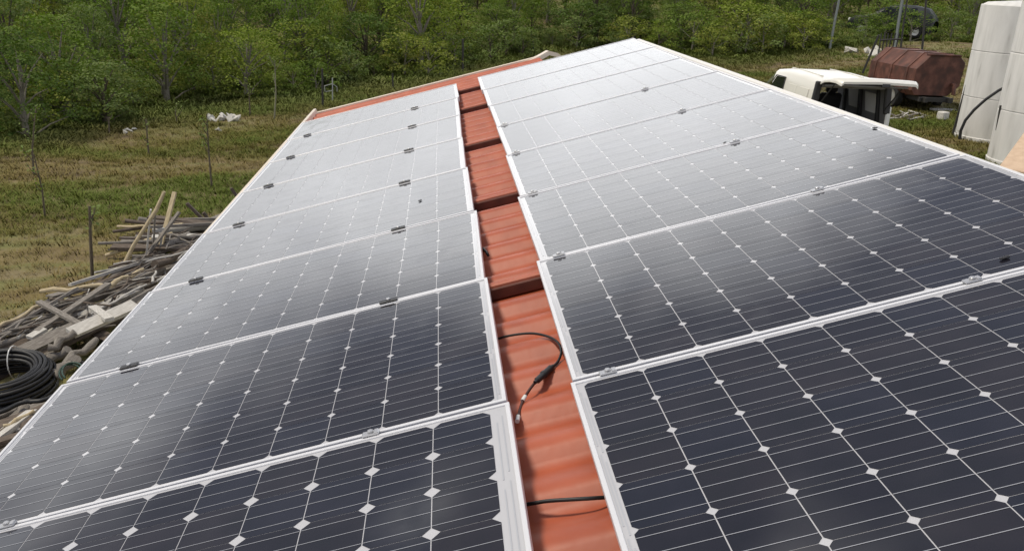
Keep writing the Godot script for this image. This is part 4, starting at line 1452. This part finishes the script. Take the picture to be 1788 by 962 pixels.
	for lv in 2:
		for q in [[-0.68, -0.68], [0.68, -0.68], [0.68, 0.68], [-0.68, 0.68]]:
			var p: Vector3 = e1 * q[0] + e2 * q[1]
			p.y = -0.3 if lv == 0 else p.y + mid0.y - gy - 0.10
			foot.append(p)
	for f in [[0, 1, 5, 4], [1, 2, 6, 5], [2, 3, 7, 6], [3, 0, 4, 7]]:
		var m2: Vector3 = (foot[f[0]] + foot[f[2]]) / 2
		s.quad(foot[f[0]], foot[f[1]], foot[f[2]], foot[f[3]], Vector3(m2.x, 0, m2.z))
	part("wall", s.mesh(M.plaster), t)
	# litter on the grass between van and silo
	var r := RandomNumberGenerator.new()
	r.seed = 5
	for k in 12:
		var p := ground_at(r.randf_range(1552, 1612), r.randf_range(198, 212))
		s = Shape.new()
		s.block(Transform3D(Basis.from_euler(Vector3(r.randf_range(-0.3, 0.3), r.randf() * 6, r.randf_range(-0.3, 0.3)))), Vector3(r.randf_range(0.03, 0.07), 0.03, r.randf_range(0.3, 0.9)), 0.8, 0.01, r)
		solo("offcut", s.mesh(M.white_wood if k % 2 else M.grey_wood), "%s offcut lying in the grass right of the van" % ["grey", "whitish"][k % 2], "offcut", Transform3D(Basis(), p + Vector3(0, 0.04, 0)), "%s offcuts in the grass right of the van" % ["grey", "whitish"][k % 2])
	s = Shape.new()
	s.soft(Transform3D(Basis(Vector3.UP, 0.5), Vector3(0, 0.12, 0)), Vector3(0.26, 0.20, 0.20), 0.02)
	solo("concrete_block", s.mesh(M.rubble), "single pale concrete block on the grass left of the silos", "block", Transform3D(Basis(), ground_at(1646, 210)))
	s = Shape.new()
	s.soft(Transform3D(Basis(Vector3.UP, 0.1), Vector3(0, 0.03, 0)), Vector3(0.7, 0.06, 0.3), 0.01)
	solo("white_board", s.mesh(M.white_wood), "flat white board under the right end of the rusty tank", "board", Transform3D(Basis(), ground_at(1650, 194)))
	# pale earth bank behind the van
	for k in 11:
		var p := ground_at(r.randf_range(1480, 1560), r.randf_range(88, 100))
		s = Shape.new()
		s.block(Transform3D(Basis.from_euler(Vector3(r.randf(), r.randf() * 6, r.randf()))), Vector3(r.randf_range(0.2, 0.5), r.randf_range(0.10, 0.2), r.randf_range(0.2, 0.45)), 0.75, 0.06, r)
		solo("stone", s.mesh(M.plaster), "pale stone in the low bank behind the van and the dark beam", "stone", Transform3D(Basis(), p), "pale stones of the bank behind the van")

# ---------------------------------------------------------------- all together
func _ready() -> void:
	rng.seed = 1
	bumps.seed = 3
	bumps.frequency = 0.12
	bumps.fractal_octaves = 3
	var cam := Camera3D.new()
	cam.name = "camera"
	add_child(cam)
	cam.transform = Transform3D(cam_basis, EYE)
	cam.fov = 35.0294
	cam.near = 0.05
	cam.far = 3000.0
	cam.current = true
	var env := Environment.new()
	env.background_mode = Environment.BG_SKY
	env.sky = Sky.new()
	env.sky.sky_material = make_sky()
	env.tonemap_mode = Environment.TONE_MAPPER_LINEAR
	env.tonemap_exposure = 1.22
	env.sdfgi_enabled = true
	env.ssao_enabled = true
	env.ssil_enabled = true
	var we := WorldEnvironment.new()
	we.name = "environment"
	we.environment = env
	add_child(we)
	var sun := DirectionalLight3D.new()
	sun.name = "sun"
	sun.light_energy = 0.75
	sun.light_color = Color(1.0, 0.96, 0.88)
	sun.light_angular_distance = 10.0
	sun.shadow_enabled = true
	add_child(sun)
	var el := deg_to_rad(62.0)
	var az := deg_to_rad(-85.0)
	var to_sun := Vector3(sin(az) * cos(el), sin(el), -cos(az) * cos(el))
	sun.transform = Transform3D(Basis.looking_at(-to_sun), Vector3(0, 20, 0))
	make_materials()
	build_ground()
	build_shed()
	build_panels()
	build_cables()
	build_forest()
	build_grass()
	build_field_things()
	build_wood_pile()
	build_coil()
	build_van()
	build_car()
	build_yard()
